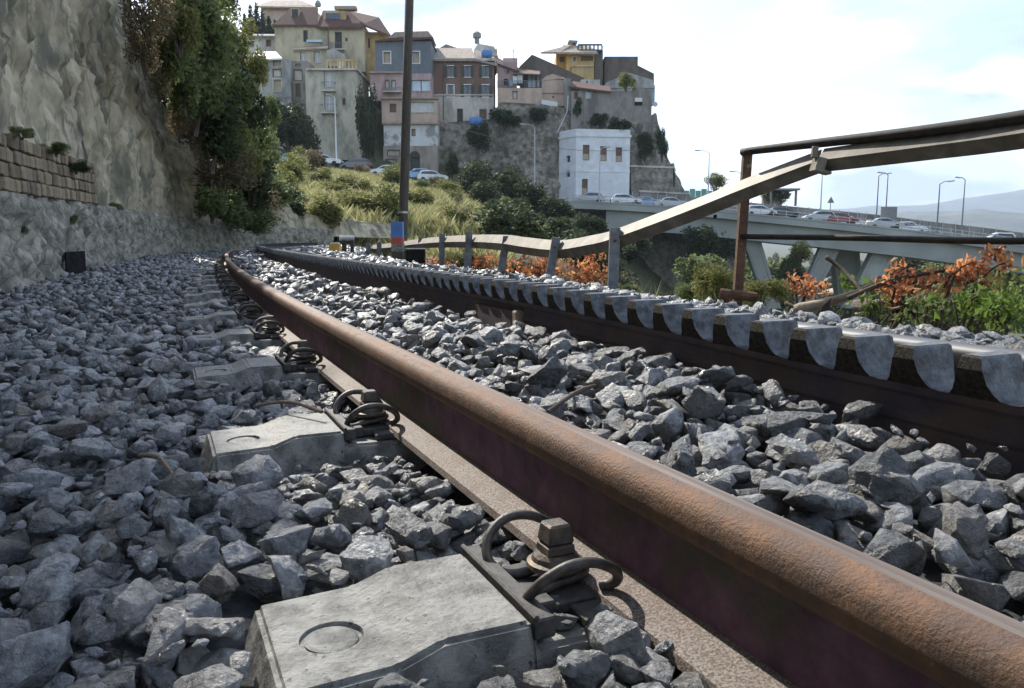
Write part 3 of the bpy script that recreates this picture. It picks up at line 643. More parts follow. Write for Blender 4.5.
def make_wall():
    b = TP(3, -1.62, -.2); t = thing('retaining_wall', 'low grey rubble wall topped with brown block courses along the track foot', 'wall', b)
    ss = np.arange(WS0, 30, .045); hs = np.linspace(0, 1, 17); pts = []
    for h in hs:
        for s in ss:
            s = float(s); zt = wall_top(s); z = -.28 + (zt + .28) * h; d = -1.60 - .10 * h
            p = TP(s, d, z); q = Vector((s * 6, z * 8, 1)); vo = mn.voronoi(q)[0]; bulge = .16 * (.45 - min(vo[0], .9)) + .07 * fbm(q * .35, 4) + .03 * mn.noise(q * 3)
            if h > .97: bulge -= .03
            pts.append(TP(s, d + bulge, z))
    for s in ss: pts.append(TP(float(s), -2.2, wall_top(float(s)) + .02))
    grid_mesh('rubble_face', pts, len(ss), len(hs) + 1, M['rubble'], parent=t, off=b)
    ss = np.arange(WS0, BE, .2); pts = []
    for k, (dd, zz) in enumerate(((-1.74, -.02), (-1.765, .5), (-1.80, 1.0), (-2.2, 1.03))):
        for s in ss: pts.append(TP(float(s), dd, wall_top(float(s)) + (brick_top(float(s)) - wall_top(float(s))) * zz))
    grid_mesh('mortar', pts, len(ss), 4, M['mortar'], parent=t, off=b)
    meshes = []
    for i in range(6):
        bm = bmesh.new(); bmesh.ops.create_cube(bm, size=1)
        for v in bm.verts: v.co += Vector([random.uniform(-.045, .045) for _ in range(3)])
        bmesh.ops.bevel(bm, geom=list(bm.edges), offset=.07, segments=1, affect='EDGES')
        me = D.meshes.new('brick'); bm.to_mesh(me); bm.free(); me.materials.append(M['brick']); meshes.append(me)
    for row in range(4):
        s = WS0 + .4 + row * .11
        while s < BE - .3:
            L = random.uniform(.13, .23); sc = s + L / 2; zt = wall_top(sc); bt = brick_top(sc); hh = (bt - zt) / 4
            T = TT(sc); o = link('brick', random.choice(meshes), None, t)
            o.location = TP(sc, -1.745 - .015 * row + random.uniform(-.022, .018), zt + hh * (row + .5)) - b
            o.rotation_euler = (random.uniform(-.03, .03), random.uniform(-.03, .03), math.atan2(T.y, T.x) - math.pi / 2 + random.uniform(-.03, .03)); o.scale = (.10, L - random.uniform(.012, .03), hh - random.uniform(.010, .026))
            s += L
make_wall()
def make_cliff():
    ss = np.concatenate([np.arange(-3, 4, .13), np.arange(4, 20, .07), np.arange(20, 34, .2)]); nh = 110; pts = []
    for j in range(nh):
        h = (j / (nh - 1)) ** 1.35
        for s in ss:
            s = float(s); H = float(CLIFF_H(s)); zb = (brick_top(s) - .03 if s < BE else wall_top(s) - .25)
            lean = .035 if s < 18 else .035 + .04 * (s - 18)
            z = zb + (H - zb) * h; d = (-1.9 if s < BE else -1.83) - lean * (z - zb)
            q = Vector((s * .55, z * .28, 4)); w_ = z + .5 * fbm(Vector((s * .5, z * .3, 11)), 4); fr_ = (w_ * 2.1) % 1.0; n = .10 * fbm(Vector((s * 3.1, z * 2.2, 2)), 5, .7) + .05 * mn.noise(Vector((s * 5.5, z * 5, 1))) + .38 * fbm(q, 7, .8) + .10 * (fr_ - .5) * (.5 + mn.noise(Vector((s * .7, z * .7, 5)))) - .12 * (1 - min(1, abs(mn.noise(Vector((s * 1.3, z * .22, 21)))) * 7)) - .02
            amp = min(1, .25 + (z - zb) * .8); d += n * amp * 1.0
            d = min(d, -1.72 if s < BE else -1.66)
            pts.append(TP(s, d, z))
    for k, (dd, dz) in enumerate(((-4.2, .05), (-7.0, .2))):
        for s in ss: pts.append(TP(float(s), dd - .03 * max(0, float(s) - 12) * 4, float(CLIFF_H(float(s))) + dz))
    o = grid_mesh('cliff', pts, len(ss), nh + 2, M['cliff']); o['kind'] = 'structure'
make_cliff()

# ------------------------------------------------------------------ foliage
def leaf_cloud(n, blobs, size, seed, flat=.5, shell=.35, asp=.5):
    r = np.random.default_rng(seed); bl = np.array(blobs, float)
    w = bl[:, 3] * bl[:, 4] + bl[:, 3] * bl[:, 5]; k = r.choice(len(bl), n, p=w / w.sum())
    dirs = r.normal(size=(n, 3)); dirs /= np.linalg.norm(dirs, axis=1)[:, None]
    rad = r.random(n) ** shell * (1 + .12 * r.normal(size=n)); c = bl[k, :3] + dirs * bl[k, 3:6] * rad[:, None]
    a = r.normal(size=(n, 3)); a /= np.linalg.norm(a, axis=1)[:, None]; a[:, 2] -= .25
    nrm = r.normal(size=(n, 3)); nrm[:, 2] += flat; b = np.cross(nrm, a); b /= np.linalg.norm(b, axis=1)[:, None] + 1e-9
    nn = np.cross(a, b); sz = size * r.uniform(.6, 1.35, n)
    A = a * sz[:, None]; B = b * sz[:, None] * asp; Cc = nn * sz[:, None] * .18
    V = np.stack([c - A * .5, c + B * .5 - Cc, c + A * .5, c - B * .5 - Cc], 1).reshape(-1, 3)
    i = np.arange(n)[:, None] * 4; T = np.concatenate([np.concatenate([i, i + 1, i + 2], 1), np.concatenate([i, i + 2, i + 3], 1)])
    return V, T
def blobs_round(seed, n, w, h, rr):
    r = random.Random(seed); out = []
    for i in range(n):
        a = r.uniform(0, 6.28); q = math.sqrt(r.random()) * (1 - rr); z = r.uniform(rr * .7, 1 - rr * .6); q *= (1 - .45 * abs(z - .4))
        s = rr * r.uniform(.6, 1.15); out.append((math.cos(a) * q * w, math.sin(a) * q * w, z * h, s * w, s * w, s * h * r.uniform(.7, 1)))
    return out
def stems_mesh(seed, n, w, h, r0):
    r = random.Random(seed); mb = MB()
    for i in range(n):
        a = r.uniform(0, 6.28); e = Vector((math.cos(a) * w * r.uniform(.2, .8), math.sin(a) * w * r.uniform(.2, .8), h * r.uniform(.5, .92)))
        m = e * .5 + Vector((r.uniform(-.1, .1) * w, r.uniform(-.1, .1) * w, h * .12))
        mb.tube(spline([(r.uniform(-.05, .05) * w, r.uniform(-.05, .05) * w, -.1 * h), m, e], 3), [r0 * (1 - .8 * k / 6) for k in range(7)], 5)
    return mb.mesh('stems')
BUSH = {}
def bush_proto(key, m, n, size, seed, nb=11, rr=.36, w=.55, h=1.0, asp=.5):
    V, T = leaf_cloud(n, blobs_round(seed, nb, w, h, rr), size, seed, asp=asp); me = np_mesh('crown', V, T); me.materials.append(M[m])
    st = stems_mesh(seed, 7, w, h, .018); st.materials.append(M['bark']); BUSH[key] = (me, st)
for i in range(3):
    bush_proto('dark%d' % i, 'leaf_dark', 2600, .085, 11 + i); bush_proto('mid%d' % i, 'leaf_mid', 2600, .085, 21 + i)
    bush_proto('yel%d' % i, 'leaf_yel', 2200, .08, 31 + i); bush_proto('dry%d' % i, 'leaf_dry', 1500, .09, 41 + i, asp=.22)
bush_proto('near_mid0', 'leaf_mid', 7000, .045, 51, 16, .3); bush_proto('near_mid1', 'leaf_mid', 7000, .045, 52, 16, .3)
bush_proto('near_yel', 'leaf_yel', 5000, .045, 53, 16, .3)
bush_proto('near_dark', 'leaf_dark', 7000, .045, 54, 16, .3)
def bush(key, name, label, cat, pos, w, h, group=None, rz=None, tilt=(0, 0)):
    me, st = BUSH[key]; t = thing(name, label, cat, pos, group); t.rotation_euler = (tilt[0], tilt[1], random.uniform(0, 6.28) if rz is None else rz); t.scale = (w, w, h)
    link('crown', me, None, t); link('stem', st, None, t); return t
def tree_mesh(name, label, cat, pos, h, w, m, n, size, seed, group=None, trunk=.3, conical=False):
    t = thing(name, label, cat, pos, group); r = random.Random(seed)
    if conical: bl = [(0, 0, h * z, w * .5 * (1 - z) + .15, w * .5 * (1 - z) + .15, h * .09) for z in [.1 + .09 * i for i in range(10)]]
    else: bl = [(x, y, h * trunk + z * (1 - trunk), a, b, c) for x, y, z, a, b, c in blobs_round(seed, 14, w / 2, h, .34)]
    V, T = leaf_cloud(n, bl, size, seed); link('crown', np_mesh('crown', V, T), M[m], t)
    mb = MB(); mb.tube(spline([(0, 0, -.5), (r.uniform(-.1, .1), 0, h * .4), (r.uniform(-.2, .2), r.uniform(-.2, .2), h * .85)], 4), [.035 * h * (1 - .85 * k / 8) for k in range(9)], 7)
    for k in range(5):
        a = r.uniform(0, 6.28); z = h * r.uniform(.35, .6); mb.tube([(0, 0, z), (math.cos(a) * w * .18, math.sin(a) * w * .18, z + h * .12), (math.cos(a) * w * .36, math.sin(a) * w * .36, z + h * .22)], [.014 * h, .009 * h, .004 * h], 5)
    o = mb.build('trunk', M['bark'], t, off=(0, 0, 0)); return t

# hanging shrubs over the end of the cliff (photo x 120..275) and greenery on the wall
hang = [  # u, v(centre), Y, width px, height px, key, kind
 (150, 15, 13, 56, 70, 'dry0'), (146, 52, 13, 34, 60, 'dry1'), (165, 50, 14.5, 44, 70, 'mid1'), (160, 85, 14.5, 26, 44, 'dry2'), (185, 85, 17, 44, 70, 'mid0'), (180, 120, 17.5, 24, 44, 'dry0'), (205, 115, 19.5, 44, 60, 'yel1'), (196, 140, 19, 26, 44, 'dry2'), (178, 15, 15, 70, 90, 'mid0'), (200, 45, 18, 66, 90, 'mid1'),
 (195, 95, 18, 66, 90, 'mid2'), (225, 78, 21, 74, 96, 'mid0'), (232, 50, 22, 46, 56, 'yel0'), (245, 105, 22, 52, 80, 'dark1'),
 (212, 135, 19.5, 70, 84, 'dark2'), (248, 150, 23, 50, 76, 'mid1'), (222, 172, 20.5, 66, 60, 'dry1'), (250, 190, 23, 52, 60, 'dark0'),
 (256, 75, 23.5, 30, 50, 'yel0'), (268, 120, 25, 26, 40, 'mid0'), (218, 4, 20, 40, 50, 'yel2'), (215, 85, 19.6, 40, 50, 'yel0'), (212, 205, 19.5, 44, 40, 'mid2'), (236, 212, 21, 44, 36, 'mid0'), (258, 222, 23, 36, 30, 'mid1'), (180, 30, 14, 44, 60, 'yel1'), (228, 135, 20.5, 40, 60, 'yel2'), (190, -10, 16, 80, 60, 'mid0'), (240, 165, 21.5, 50, 60, 'yel0'), (262, 200, 24, 32, 40, 'dry0')]
lab = {'dry': 'dry brown bush hanging over the cliff edge', 'mid': 'green leafy bush growing on the cliff end', 'dark': 'dark green bush growing on the cliff end', 'yel': 'yellowish green bush catching light on the cliff end'}
for u, v, Y, w, h, k in hang:
    c = P(u, v + h / 2, Y); kk = k[:-1]
    bush(k, 'cliff_bush', lab[kk], 'bush', c + Vector((0, 0, .12 * h * Y / F)), w * Y / F * 1.18, h * Y / F * .86, kk + ' bushes on the cliff end')
for u, v, Y, w, h, k, l in [(30, 118, 5.6, 26, 26, 'near_mid0', 'small green weed on top of the brown block courses, nearest to the camera'), (62, 136, 6.6, 34, 24, 'near_mid1', 'green weed tuft hanging on the brown block courses between two others'), (82, 152, 7.5, 30, 26, 'near_dark', 'dark green weed tuft at the far end of the brown block courses'),
                           (76, 206, 7.3, 18, 26, 'near_mid0', 'green weed growing from the rubble wall above the dark recess sheet'), (26, 212, 5.6, 24, 34, 'near_dark', 'dark weed growing from the rubble wall at the left'), (120, 198, 10, 16, 16, 'near_mid1', 'little green weed on the rock foot beyond the block courses')]:
    Y = wall_Y(u); pz = P(u, v + h / 2, Y)
    o_ = bush(k, 'wall_weed', l, 'weed', pz + Vector((-.06, -.02, -.3 * h * Y / F)), w * Y / F * .95, h * Y / F * .5)
for u, v, l, k, hh in [(8, 190, 'dry dark vertical root strand', 'dry0', 1)]:
    pass
# black sheet standing in for a dark recess in the wall, red and white post stub, little things by the line
def small_things():
    Y = wall_Y(77, -1.5); a = P(67, 277, Y); b = P(87, 279, Y + .28); c = P(85, 251, Y + .34); d = P(66, 252, Y + .06)
    n = Vector((-.03, .03, 0)); mb = MB(); mb.prism([a, b, c, d], [p + n for p in (a, b, c, d)])
    mb.single('recess_sheet', M['black'], 'black sheet standing in for a dark recess at the foot of the rubble wall', 'plate', a)
    Y = 21.5; p = P(200, 250, Y); t = thing('post_stub', 'small post stub painted white over red beside the wall in the distance', 'post', p)
    mb = MB(); mb.lathe([(.11, -.1), (.11, .10)], p, 10); mb.build('lower_band', M['red'], t)
    mb = MB(); mb.lathe([(.085, .10), (.085, .22), (.06, .24)], p, 10); mb.build('upper_band', M['signwhite'], t)
    # kilometre marker painted blue, red and grey
    Y = 12.6; p = P(398, 259, Y); w = .18; t = thing('marker_post', 'square marker post banded blue, red and grey beside the tall pole', 'post', p)
    z = [.0, .12, .24, .34, .58]
    for i, (m_, nm) in enumerate((('wood', 'base'), ('concrete', 'grey_band'), ('red', 'red_band'), ('blue', 'blue_band'))):
        mb = MB(); mb.box((p.x, p.y, p.z + (z[i] + z[i + 1]) / 2), (w - .004 * (i == 0), w - .004 * (i == 0), z[i + 1] - z[i])); mb.build(nm, M[m_], t)
    mb = MB(); mb.box((p.x, p.y, p.z - .15), (.16, .16, .3)); mb.build('footing', M['concrete'], t)
    # black equipment box
    p = P(416, 262, 11.6); t = thing('trackside_box', 'low black trackside box with a pale lid beside the banded post', 'box', p)
    mb = MB(); mb.box((p.x, p.y, p.z + .07), (.26, .2, .2)); mb.build('body', M['black'], t, bevel=.01)
    mb = MB(); mb.box((p.x, p.y, p.z + .185), (.29, .23, .025)); mb.build('lid', M['guardpost'], t, bevel=.006)
    p = P(335, 251, 19); t = thing('warning_block', 'small orange and yellow block on the stones near the distant bend', 'block', p)
    mb = MB(); mb.box((p.x, p.y, p.z + .06), (.26, .16, .22)); mb.build('body', M['orange'], t, bevel=.01)
    mb = MB(); mb.box((p.x, p.y, p.z + .185), (.20, .12, .03)); mb.build('cap', M['signwhite'], t, bevel=.006)
    p = P(346, 250, 20); t = thing('vent_pipe', 'pale horizontal pipe end on a dark support near the distant bend', 'pipe', p)
    mb = MB(); mb.tube([(p.x - .16, p.y, p.z + .29), (p.x + .2, p.y + .1, p.z + .29)], .075, 10); mb.build('pipe', M['galv'], t)
    mb = MB(); mb.box((p.x - .04, p.y, p.z + .05), (.10, .1, .36)); mb.box((p.x + .14, p.y + .08, p.z + .05), (.08, .1, .36)); mb.build('support', M['rustdark'], t)
    # tall pole
    p = P(402.5, 250, 20); top = P(411, -60, 20); t = thing('utility_pole', 'tall dark brown pole rising out of the picture behind the banded post', 'pole', p)
    mb = MB(); mb.tube([p - Vector((0, 0, .6)), p, (p + top) / 2, top], [.12, .118, .11, .10], 14); mb.build('shaft', M['wood'], t, smooth=True)
    mb = MB(); mb.lathe([(.14, 0), (.14, .05)], p + Vector((0.02, 0, .9)), 14); mb.build('band', M['galv'], t)
small_things()

# ------------------------------------------------------------------ right side: rusty frame fence and bent guard beam
def fences():
    base = P(737, 297, 4.85); top = P(747.5, 150, 4.85)
    t = thing('rusty_fence', 'rusty tube fence with one upright, a rising top bar and a low bar', 'fence', base)
    mb = MB(); mb.beam(base - Vector((0, 0, .1)), top, .052, .052, up=(0, 1, 0)); mb.build('upright', M['rustpost'], t, bevel=.003)
    a = P(747, 152, 4.85); b = P(815, 143.5, 4.45); c = P(920, 131.5, 3.95); d = P(1030, 116, 3.55); e = P(1300, 70, 2.8)
    mb = MB(); pts = spline([a + Vector((-.03, .0, 0)), b, c, d, e], 6); mb.tube(pts, [.022 + .013 * k / (len(pts) - 1) for k in range(len(pts))], 10); mb.build('top_bar', M['rustdark'], t, smooth=True)
    a = P(742, 236.5, 4.83); b = P(860, 238, 4.2); c = P(960, 240.5, 3.75); d = P(1060, 241, 3.4); e = P(1300, 242, 2.8)
    mb = MB(); mb.tube(spline([a, b, c, d, e], 6), .0165, 8); mb.build('low_bar', M['rustdark'], t, smooth=True)
    p = P(733, 298, 4.8); mb = MB(); mb.tube([P(720, 293, 4.75), P(757, 297, 4.7)], .03, 9); mb.tube([P(728, 292, 4.74), P(728, 306, 4.74)], .026, 8); mb.build('foot_pipe', M['rustpost'], t)
    # guard beam: channel section swept along a bent line
    t = thing('guard_beam', 'bent pale metal guard beam climbing across the rusty fence, on leaning posts', 'guardrail', P(612, 296, 5.6))
    def chan(pts, hs, w=.07):
        mb = MB(); pts = [Vector(p) for p in pts]; n = len(pts); prof = lambda h: [(w, h * .5), (w * .93, h * .515), (.0, h * -.02), (w * .55, -h * .5), (w * .62, -h * .5), (.012, h * -.015)]
        vs = []; k = 6; fs = []
        for i, p in enumerate(pts):
            tt = (pts[min(i + 1, n - 1)] - pts[max(i - 1, 0)]).normalized(); sd = Vector((0, 0, 1)).cross(tt).normalized()
            if sd.y < 0: sd = -sd
            up = tt.cross(sd) if tt.cross(sd).z > 0 else -tt.cross(sd)
            for (a, z) in prof(hs[i]): vs.append(p + sd * a + up * z)
        for i in range(n - 1):
            for q in range(k): fs.append((i * k + q, i * k + (q + 1) % k, (i + 1) * k + (q + 1) % k, (i + 1) * k + q))
        fs.append(tuple(range(k))); fs.append(tuple(range((n - 1) * k, n * k)))
        mb.add(vs, fs); return mb
    J = P(817, 160, 4.35)
    near = spline([J, P(920, 146.5, 3.9), P(1030, 131, 3.5), P(1300, 85, 2.75)], 6)
    hs = [.125 + .012 * k / (len(near) - 1) for k in range(len(near))]
    chan(near, hs).build('beam', M['guard'], t)
    far = [P(818, 160, 4.38), P(745, 187.5, 4.72), P(680, 213.5, 5.12), P(613, 238, 5.6), P(585, 245, 6.1), P(553, 249.5, 6.7), P(520, 246, 7.4), P(500, 243, 8), P(470, 241.5, 9.6), P(440, 242, 11.5), P(415, 244, 13.2), P(392, 247, 15), P(370, 249, 16.5)]
    far = spline(far, 5); hh = np.interp(np.arange(len(far)), [0, 14, 30, 60], [.125, .14, .155, .16])
    chan(far, [float(h) for h in hh]).build('beam', M['guard'], t)
    R = Matrix.Rotation(.25, 3, 'Y'); mb = MB(); mb.box(J + Vector((.004, -.012, -.028)), (.05, .09, .075), R); mb.box(J + Vector((.016, -.02, -.062)), (.09, .08, .016), R); mb.box(J + Vector((-.018, -.01, .04)), (.03, .03, .06), Matrix.Rotation(.06, 3, 'Y')); mb.build('splice', M['guard'], t, bevel=.003)
    mb = MB(); mb.lathe([(.012, 0), (.012, .012)], P(714, 216.5, 4.86) + Vector((0, -.02, 0)), 8, rot=Matrix.Rotation(math.pi / 2, 3, 'X')); mb.build('bolt_hole', M['black'], t)
    for (ub, vb, ut, vt, Y, wd) in ((612.5, 300, 615.5, 228, 5.55, .07), (545, 290, 556.5, 238, 6.62, .07), (497, 283, 507, 236, 7.9, .075), (466.5, 275, 469, 232, 9.5, .08), (441.5, 268, 442, 234, 11.3, .08), (419, 262, 421, 237, 13.0, .085), (379, 258, 379, 242, 15.6, .085), (369, 257, 368, 243, 16.4, .09)):
        a = P(ub, vb, Y) - Vector((0, 0, .12)); b = P(ut, vt, Y); mb = MB(); dx = Vector((wd / 2, 0, 0)); y0 = Vector((0, .06, 0)); th = Vector((.012, 0, 0)); fy = Vector((0, .012, 0))
        for o_ in (-1, 1):                     # channel post: two flanges and a back
            q = a + dx * o_; r_ = b + dx * o_; mb.prism([q, q + th * -o_, q + th * -o_ + y0, q + y0], [r_, r_ + th * -o_, r_ + th * -o_ + y0, r_ + y0])
        q = a - dx * .99; r_ = b - dx * .99; W_ = dx * 1.98; mb.prism([q + fy * .2, q + W_ + fy * .2, q + W_ + fy * 1.2, q + fy * 1.2], [r_ + fy * .2, r_ + W_ + fy * .2, r_ + W_ + fy * 1.2, r_ + fy * 1.2])
        mb.build('post', M['guardpost'], t)
        if Y < 10: mb = MB(); mb.lathe([(.0, .0), (.011, .0), (.011, .008), (.0, .012)], a.lerp(b, .86) + Vector((0, .0, 0)), 6, rot=Matrix.Rotation(math.pi / 2, 3, 'X')); mb.build('bolt', M['rustpost'], t)
fences()

# ------------------------------------------------------------------ plants by the line
def sprig_plant(name, label, cat, pos, ends, leafm, n, size, spread, stemm='bark', r0=.008, seed=1, asp=.55, group=None):
    t = thing(name, label, cat, pos, group); mb = MB(); bl = []; r = random.Random(seed)
    for e in ends:
        e = Vector(e); m_ = e * .5 + Vector((r.uniform(-.06, .06), r.uniform(-.06, .06), .08)); sp = spline([(r.uniform(-.03, .03), r.uniform(-.03, .03), -.08), m_, e], 4)
        mb.tube(sp, [r0 * (1 - .75 * k / (len(sp) - 1)) for k in range(len(sp))], 5)
        for k in range(3, len(sp)): bl.append((*sp[k], spread, spread, spread * .8))
    mb.build('stem', M[stemm], t, off=(0, 0, 0))
    V, T = leaf_cloud(n, bl, size, seed, asp=asp); link('leaves', np_mesh('leaves', V, T), M[leafm], t); return t
def plants():
    def E_(base, L): return [Vector(P(u, v, Y)) - base for u, v, Y in L]
    # orange dry bush behind the guard beam
    for i, (u, v, Y, L, l) in enumerate([
        (545, 292, 7.4, [(520, 262, 7.4), (540, 256, 7.5), (530, 275, 7.2), (552, 262, 7.5), (560, 275, 7.3), (515, 272, 7.4)], 'dry bush with orange leaves behind the two leaning beam posts'),
        (585, 296, 6.9, [(572, 262, 6.9), (590, 268, 6.9), (605, 272, 6.8), (598, 250, 7.0), (580, 280, 6.8), (608, 284, 6.7), (592, 243, 7.0)], 'dry bush with orange leaves beside the upright beam post'),
        (495, 282, 9.5, [(480, 258, 9.5), (490, 255, 9.6), (505, 262, 9.4), (487, 268, 9.3), (470, 262, 9.6)], 'dry orange leaved bush behind the third beam post'),
        (450, 276, 11.5, [(430, 260, 11.5), (445, 262, 11.5), (460, 264, 11.3), (425, 262, 11.8)], 'small patch of dry orange leaves near the black trackside box')]):
        b = P(u, v, Y); sprig_plant('orange_bush', l, 'bush', b, E_(b, L), 'leaf_orange', [620, 620, 380, 240][i], .042, .10, seed=70 + i, group=None)
    for i, (u, v, Y, w, h, k, l) in enumerate([(475, 270, 11, 40, 22, 'near_dark', 'dark shadowed scrub behind the third and fourth beam posts'), (520, 285, 8.2, 46, 26, 'near_dark', 'dark green scrub between the leaning beam posts'), (455, 268, 12.5, 40, 20, 'near_yel', 'pale yellow green weed patch by the fourth beam post'), (570, 292, 7.4, 60, 20, 'near_dark', 'dark low scrub under the orange leaves'),
                                        (625, 300, 6.5, 40, 20, 'near_mid0', 'green weed at the foot of the upright beam post'), (405, 262, 14, 30, 18, 'near_mid1', 'green weed behind the banded post'), (385, 256, 17, 30, 16, 'near_yel', 'pale weed at the far end of the guard beam'),
                                        (715, 300, 6.2, 56, 40, 'near_yel', 'yellow green bush left of the rusty upright'), (760, 305, 6.4, 66, 30, 'near_yel', 'yellow green bush low on the right of the rusty upright'), (690, 300, 7, 40, 20, 'near_mid1', 'low green bush left of the yellow green ones')]):
        bush(k, 'scrub', l, 'bush', P(u, v + 3, Y), w * Y / F, h * Y / F * 1.1)
    # fallen branches
    for i, (pts, r0, m_, l) in enumerate([
        ([(795, 310, 4.3), (835, 300, 4.2), (862, 291, 4.1), (880, 281, 4.0)], .030, 'deadwood', 'pale bare fallen branch lying on the stones under the low bar'),
        ([(848, 298, 4.0), (890, 281, 3.9), (930, 273, 3.8), (958, 268, 3.7)], .013, 'bark', 'dark thin fallen branch reaching right through the orange leaves'),
        ([(826, 257, 4.6), (843, 270, 4.5), (858, 286, 4.3), (868, 300, 4.2)], .013, 'bark', 'dark curved twig hanging in front of the bridge pier'),
        ([(855, 315, 3.9), (880, 312, 3.85), (905, 306, 3.8)], .012, 'deadwood', 'short pale stick lying on the stones'),
        ([(786, 303, 4.5), (800, 308, 4.4), (830, 306, 4.25)], .014, 'bark', 'short dark stick lying beside the pale fallen branch')]):
        b = P(*pts[0]); mb = MB(); sp = spline([P(*p) for p in pts], 5); mb.tube(sp, [r0 * (1 - .55 * k / (len(sp) - 1)) * random.uniform(.85, 1.15) for k in range(len(sp))], 8)
        o = mb.single('fallen_branch', M[m_], l, 'branch', b, smooth=True)
    # crumpled dead leaf bundles / bark
    for i, (u, v, Y, w) in enumerate([(868, 305, 3.9, .13), (908, 306, 3.8, .13), (826, 312, 4.1, .07)]):
        V, T = stone_template(300 + i, 11, 2, .14); p = P(u, v, Y); o = link('dead_bark', np_mesh('dead_bark', V, T), M['bark'] if i else M['deadwood'])
        o.location = p; o.scale = (w, w * .6, w * .55); o.rotation_euler = (.3, .6 * i, i); tag(o, ['lump of pale brown bark on the stones under the fallen branch', 'upright torn dark brown bark scrap among the orange leaves', 'small ochre lump of wood at the left end of the fallen branch'][i], 'bark')
    spec = [
        (890, 318, 3.9, [(905, 268, 3.9), (928, 275, 3.9), (915, 290, 3.8), (945, 285, 3.8), (890, 300, 3.9), (880, 290, 4.0), (930, 305, 3.8)], 'leaf_orange', 350, .036, .085, 'orange leaved dry plant low over the fallen dark branch'),
        (935, 322, 3.7, [(985, 260, 3.6), (1003, 250, 3.6), (995, 285, 3.6), (975, 268, 3.6), (1008, 262, 3.6), (962, 272, 3.7)], 'leaf_orange', 190, .042, .055, 'tall sprig of hanging orange leaves crossing the low bar'),
        (800, 305, 4.6, [(790, 285, 4.6), (812, 288, 4.6), (806, 296, 4.5), (825, 292, 4.5)], 'leaf_orange', 170, .035, .06, 'small dry orange sprig left of the fallen branch'),
        (960, 332, 3.4, [(975, 300, 3.4), (1000, 302, 3.3), (950, 308, 3.5), (1015, 310, 3.2), (985, 318, 3.3), (1024, 300, 3.2)], 'leaf_bright', 300, .036, .085, 'bright green broad leaved plant at the right edge of the stones'),
        (1000, 336, 3.1, [(985, 322, 3.1), (1020, 318, 3.1), (1035, 325, 3.0), (1010, 326, 3.0)], 'leaf_bright', 210, .034, .07, 'low bright green plant nearest the bright rail at the right'),
        (925, 326, 3.6, [(930, 305, 3.6), (915, 312, 3.6), (945, 318, 3.5), (900, 318, 3.7)], 'leaf_mid', 190, .035, .07, 'mid green weed between the orange leaves and the bright plant'),
        (1005, 312, 4.4, [(985, 285, 4.4), (1015, 275, 4.4), (1030, 290, 4.3), (1000, 295, 4.3), (965, 298, 4.5)], 'leaf_mid', 260, .04, .1, 'grey green bush behind the bright plant at the right edge'),
        (873, 300, 4.4, [(845, 290, 4.4), (850, 298, 4.3), (862, 296, 4.3)], 'leaf_bright', 90, .045, .05, 'small bright green sprig by the pale fallen branch'),
        (875, 322, 3.8, [(872, 312, 3.8), (890, 316, 3.8), (862, 316, 3.8)], 'leaf_bright', 110, .03, .045, 'little light green weed among stones under the bark lumps')]
    for i, (u, v, Y, L, m_, n, sz, sp, l) in enumerate(spec):
        b = P(u, v, Y); sprig_plant('roadside_plant', l, 'plant', b, E_(b, L), m_, n, sz, sp, seed=90 + i)
    # twigs and dry sticks in the ballast
    for i, (a, c, l) in enumerate([(((548, 412), .31), ((612, 384), .30), 'thin reddish twig lying on stones between rail and rack'), (((140, 455), .40), ((175, 478), .40), 'short reddish stick lying on the shaded stones'), (((258, 405), .39), ((322, 412), .38), 'thin pale twig lying beside the second sleeper')]):
        p = PZ(*a[0], CZ - a[1] + .02); q = PZ(*c[0], CZ - c[1] + .02); mb = MB(); mb.tube(spline([p, (p + q) / 2 + Vector((0, .01, .012)), q], 4), [.004] * 9, 6); mb.single('twig', M['bark'] if i != 1 else M['brick'], l, 'twig', p)
plants()

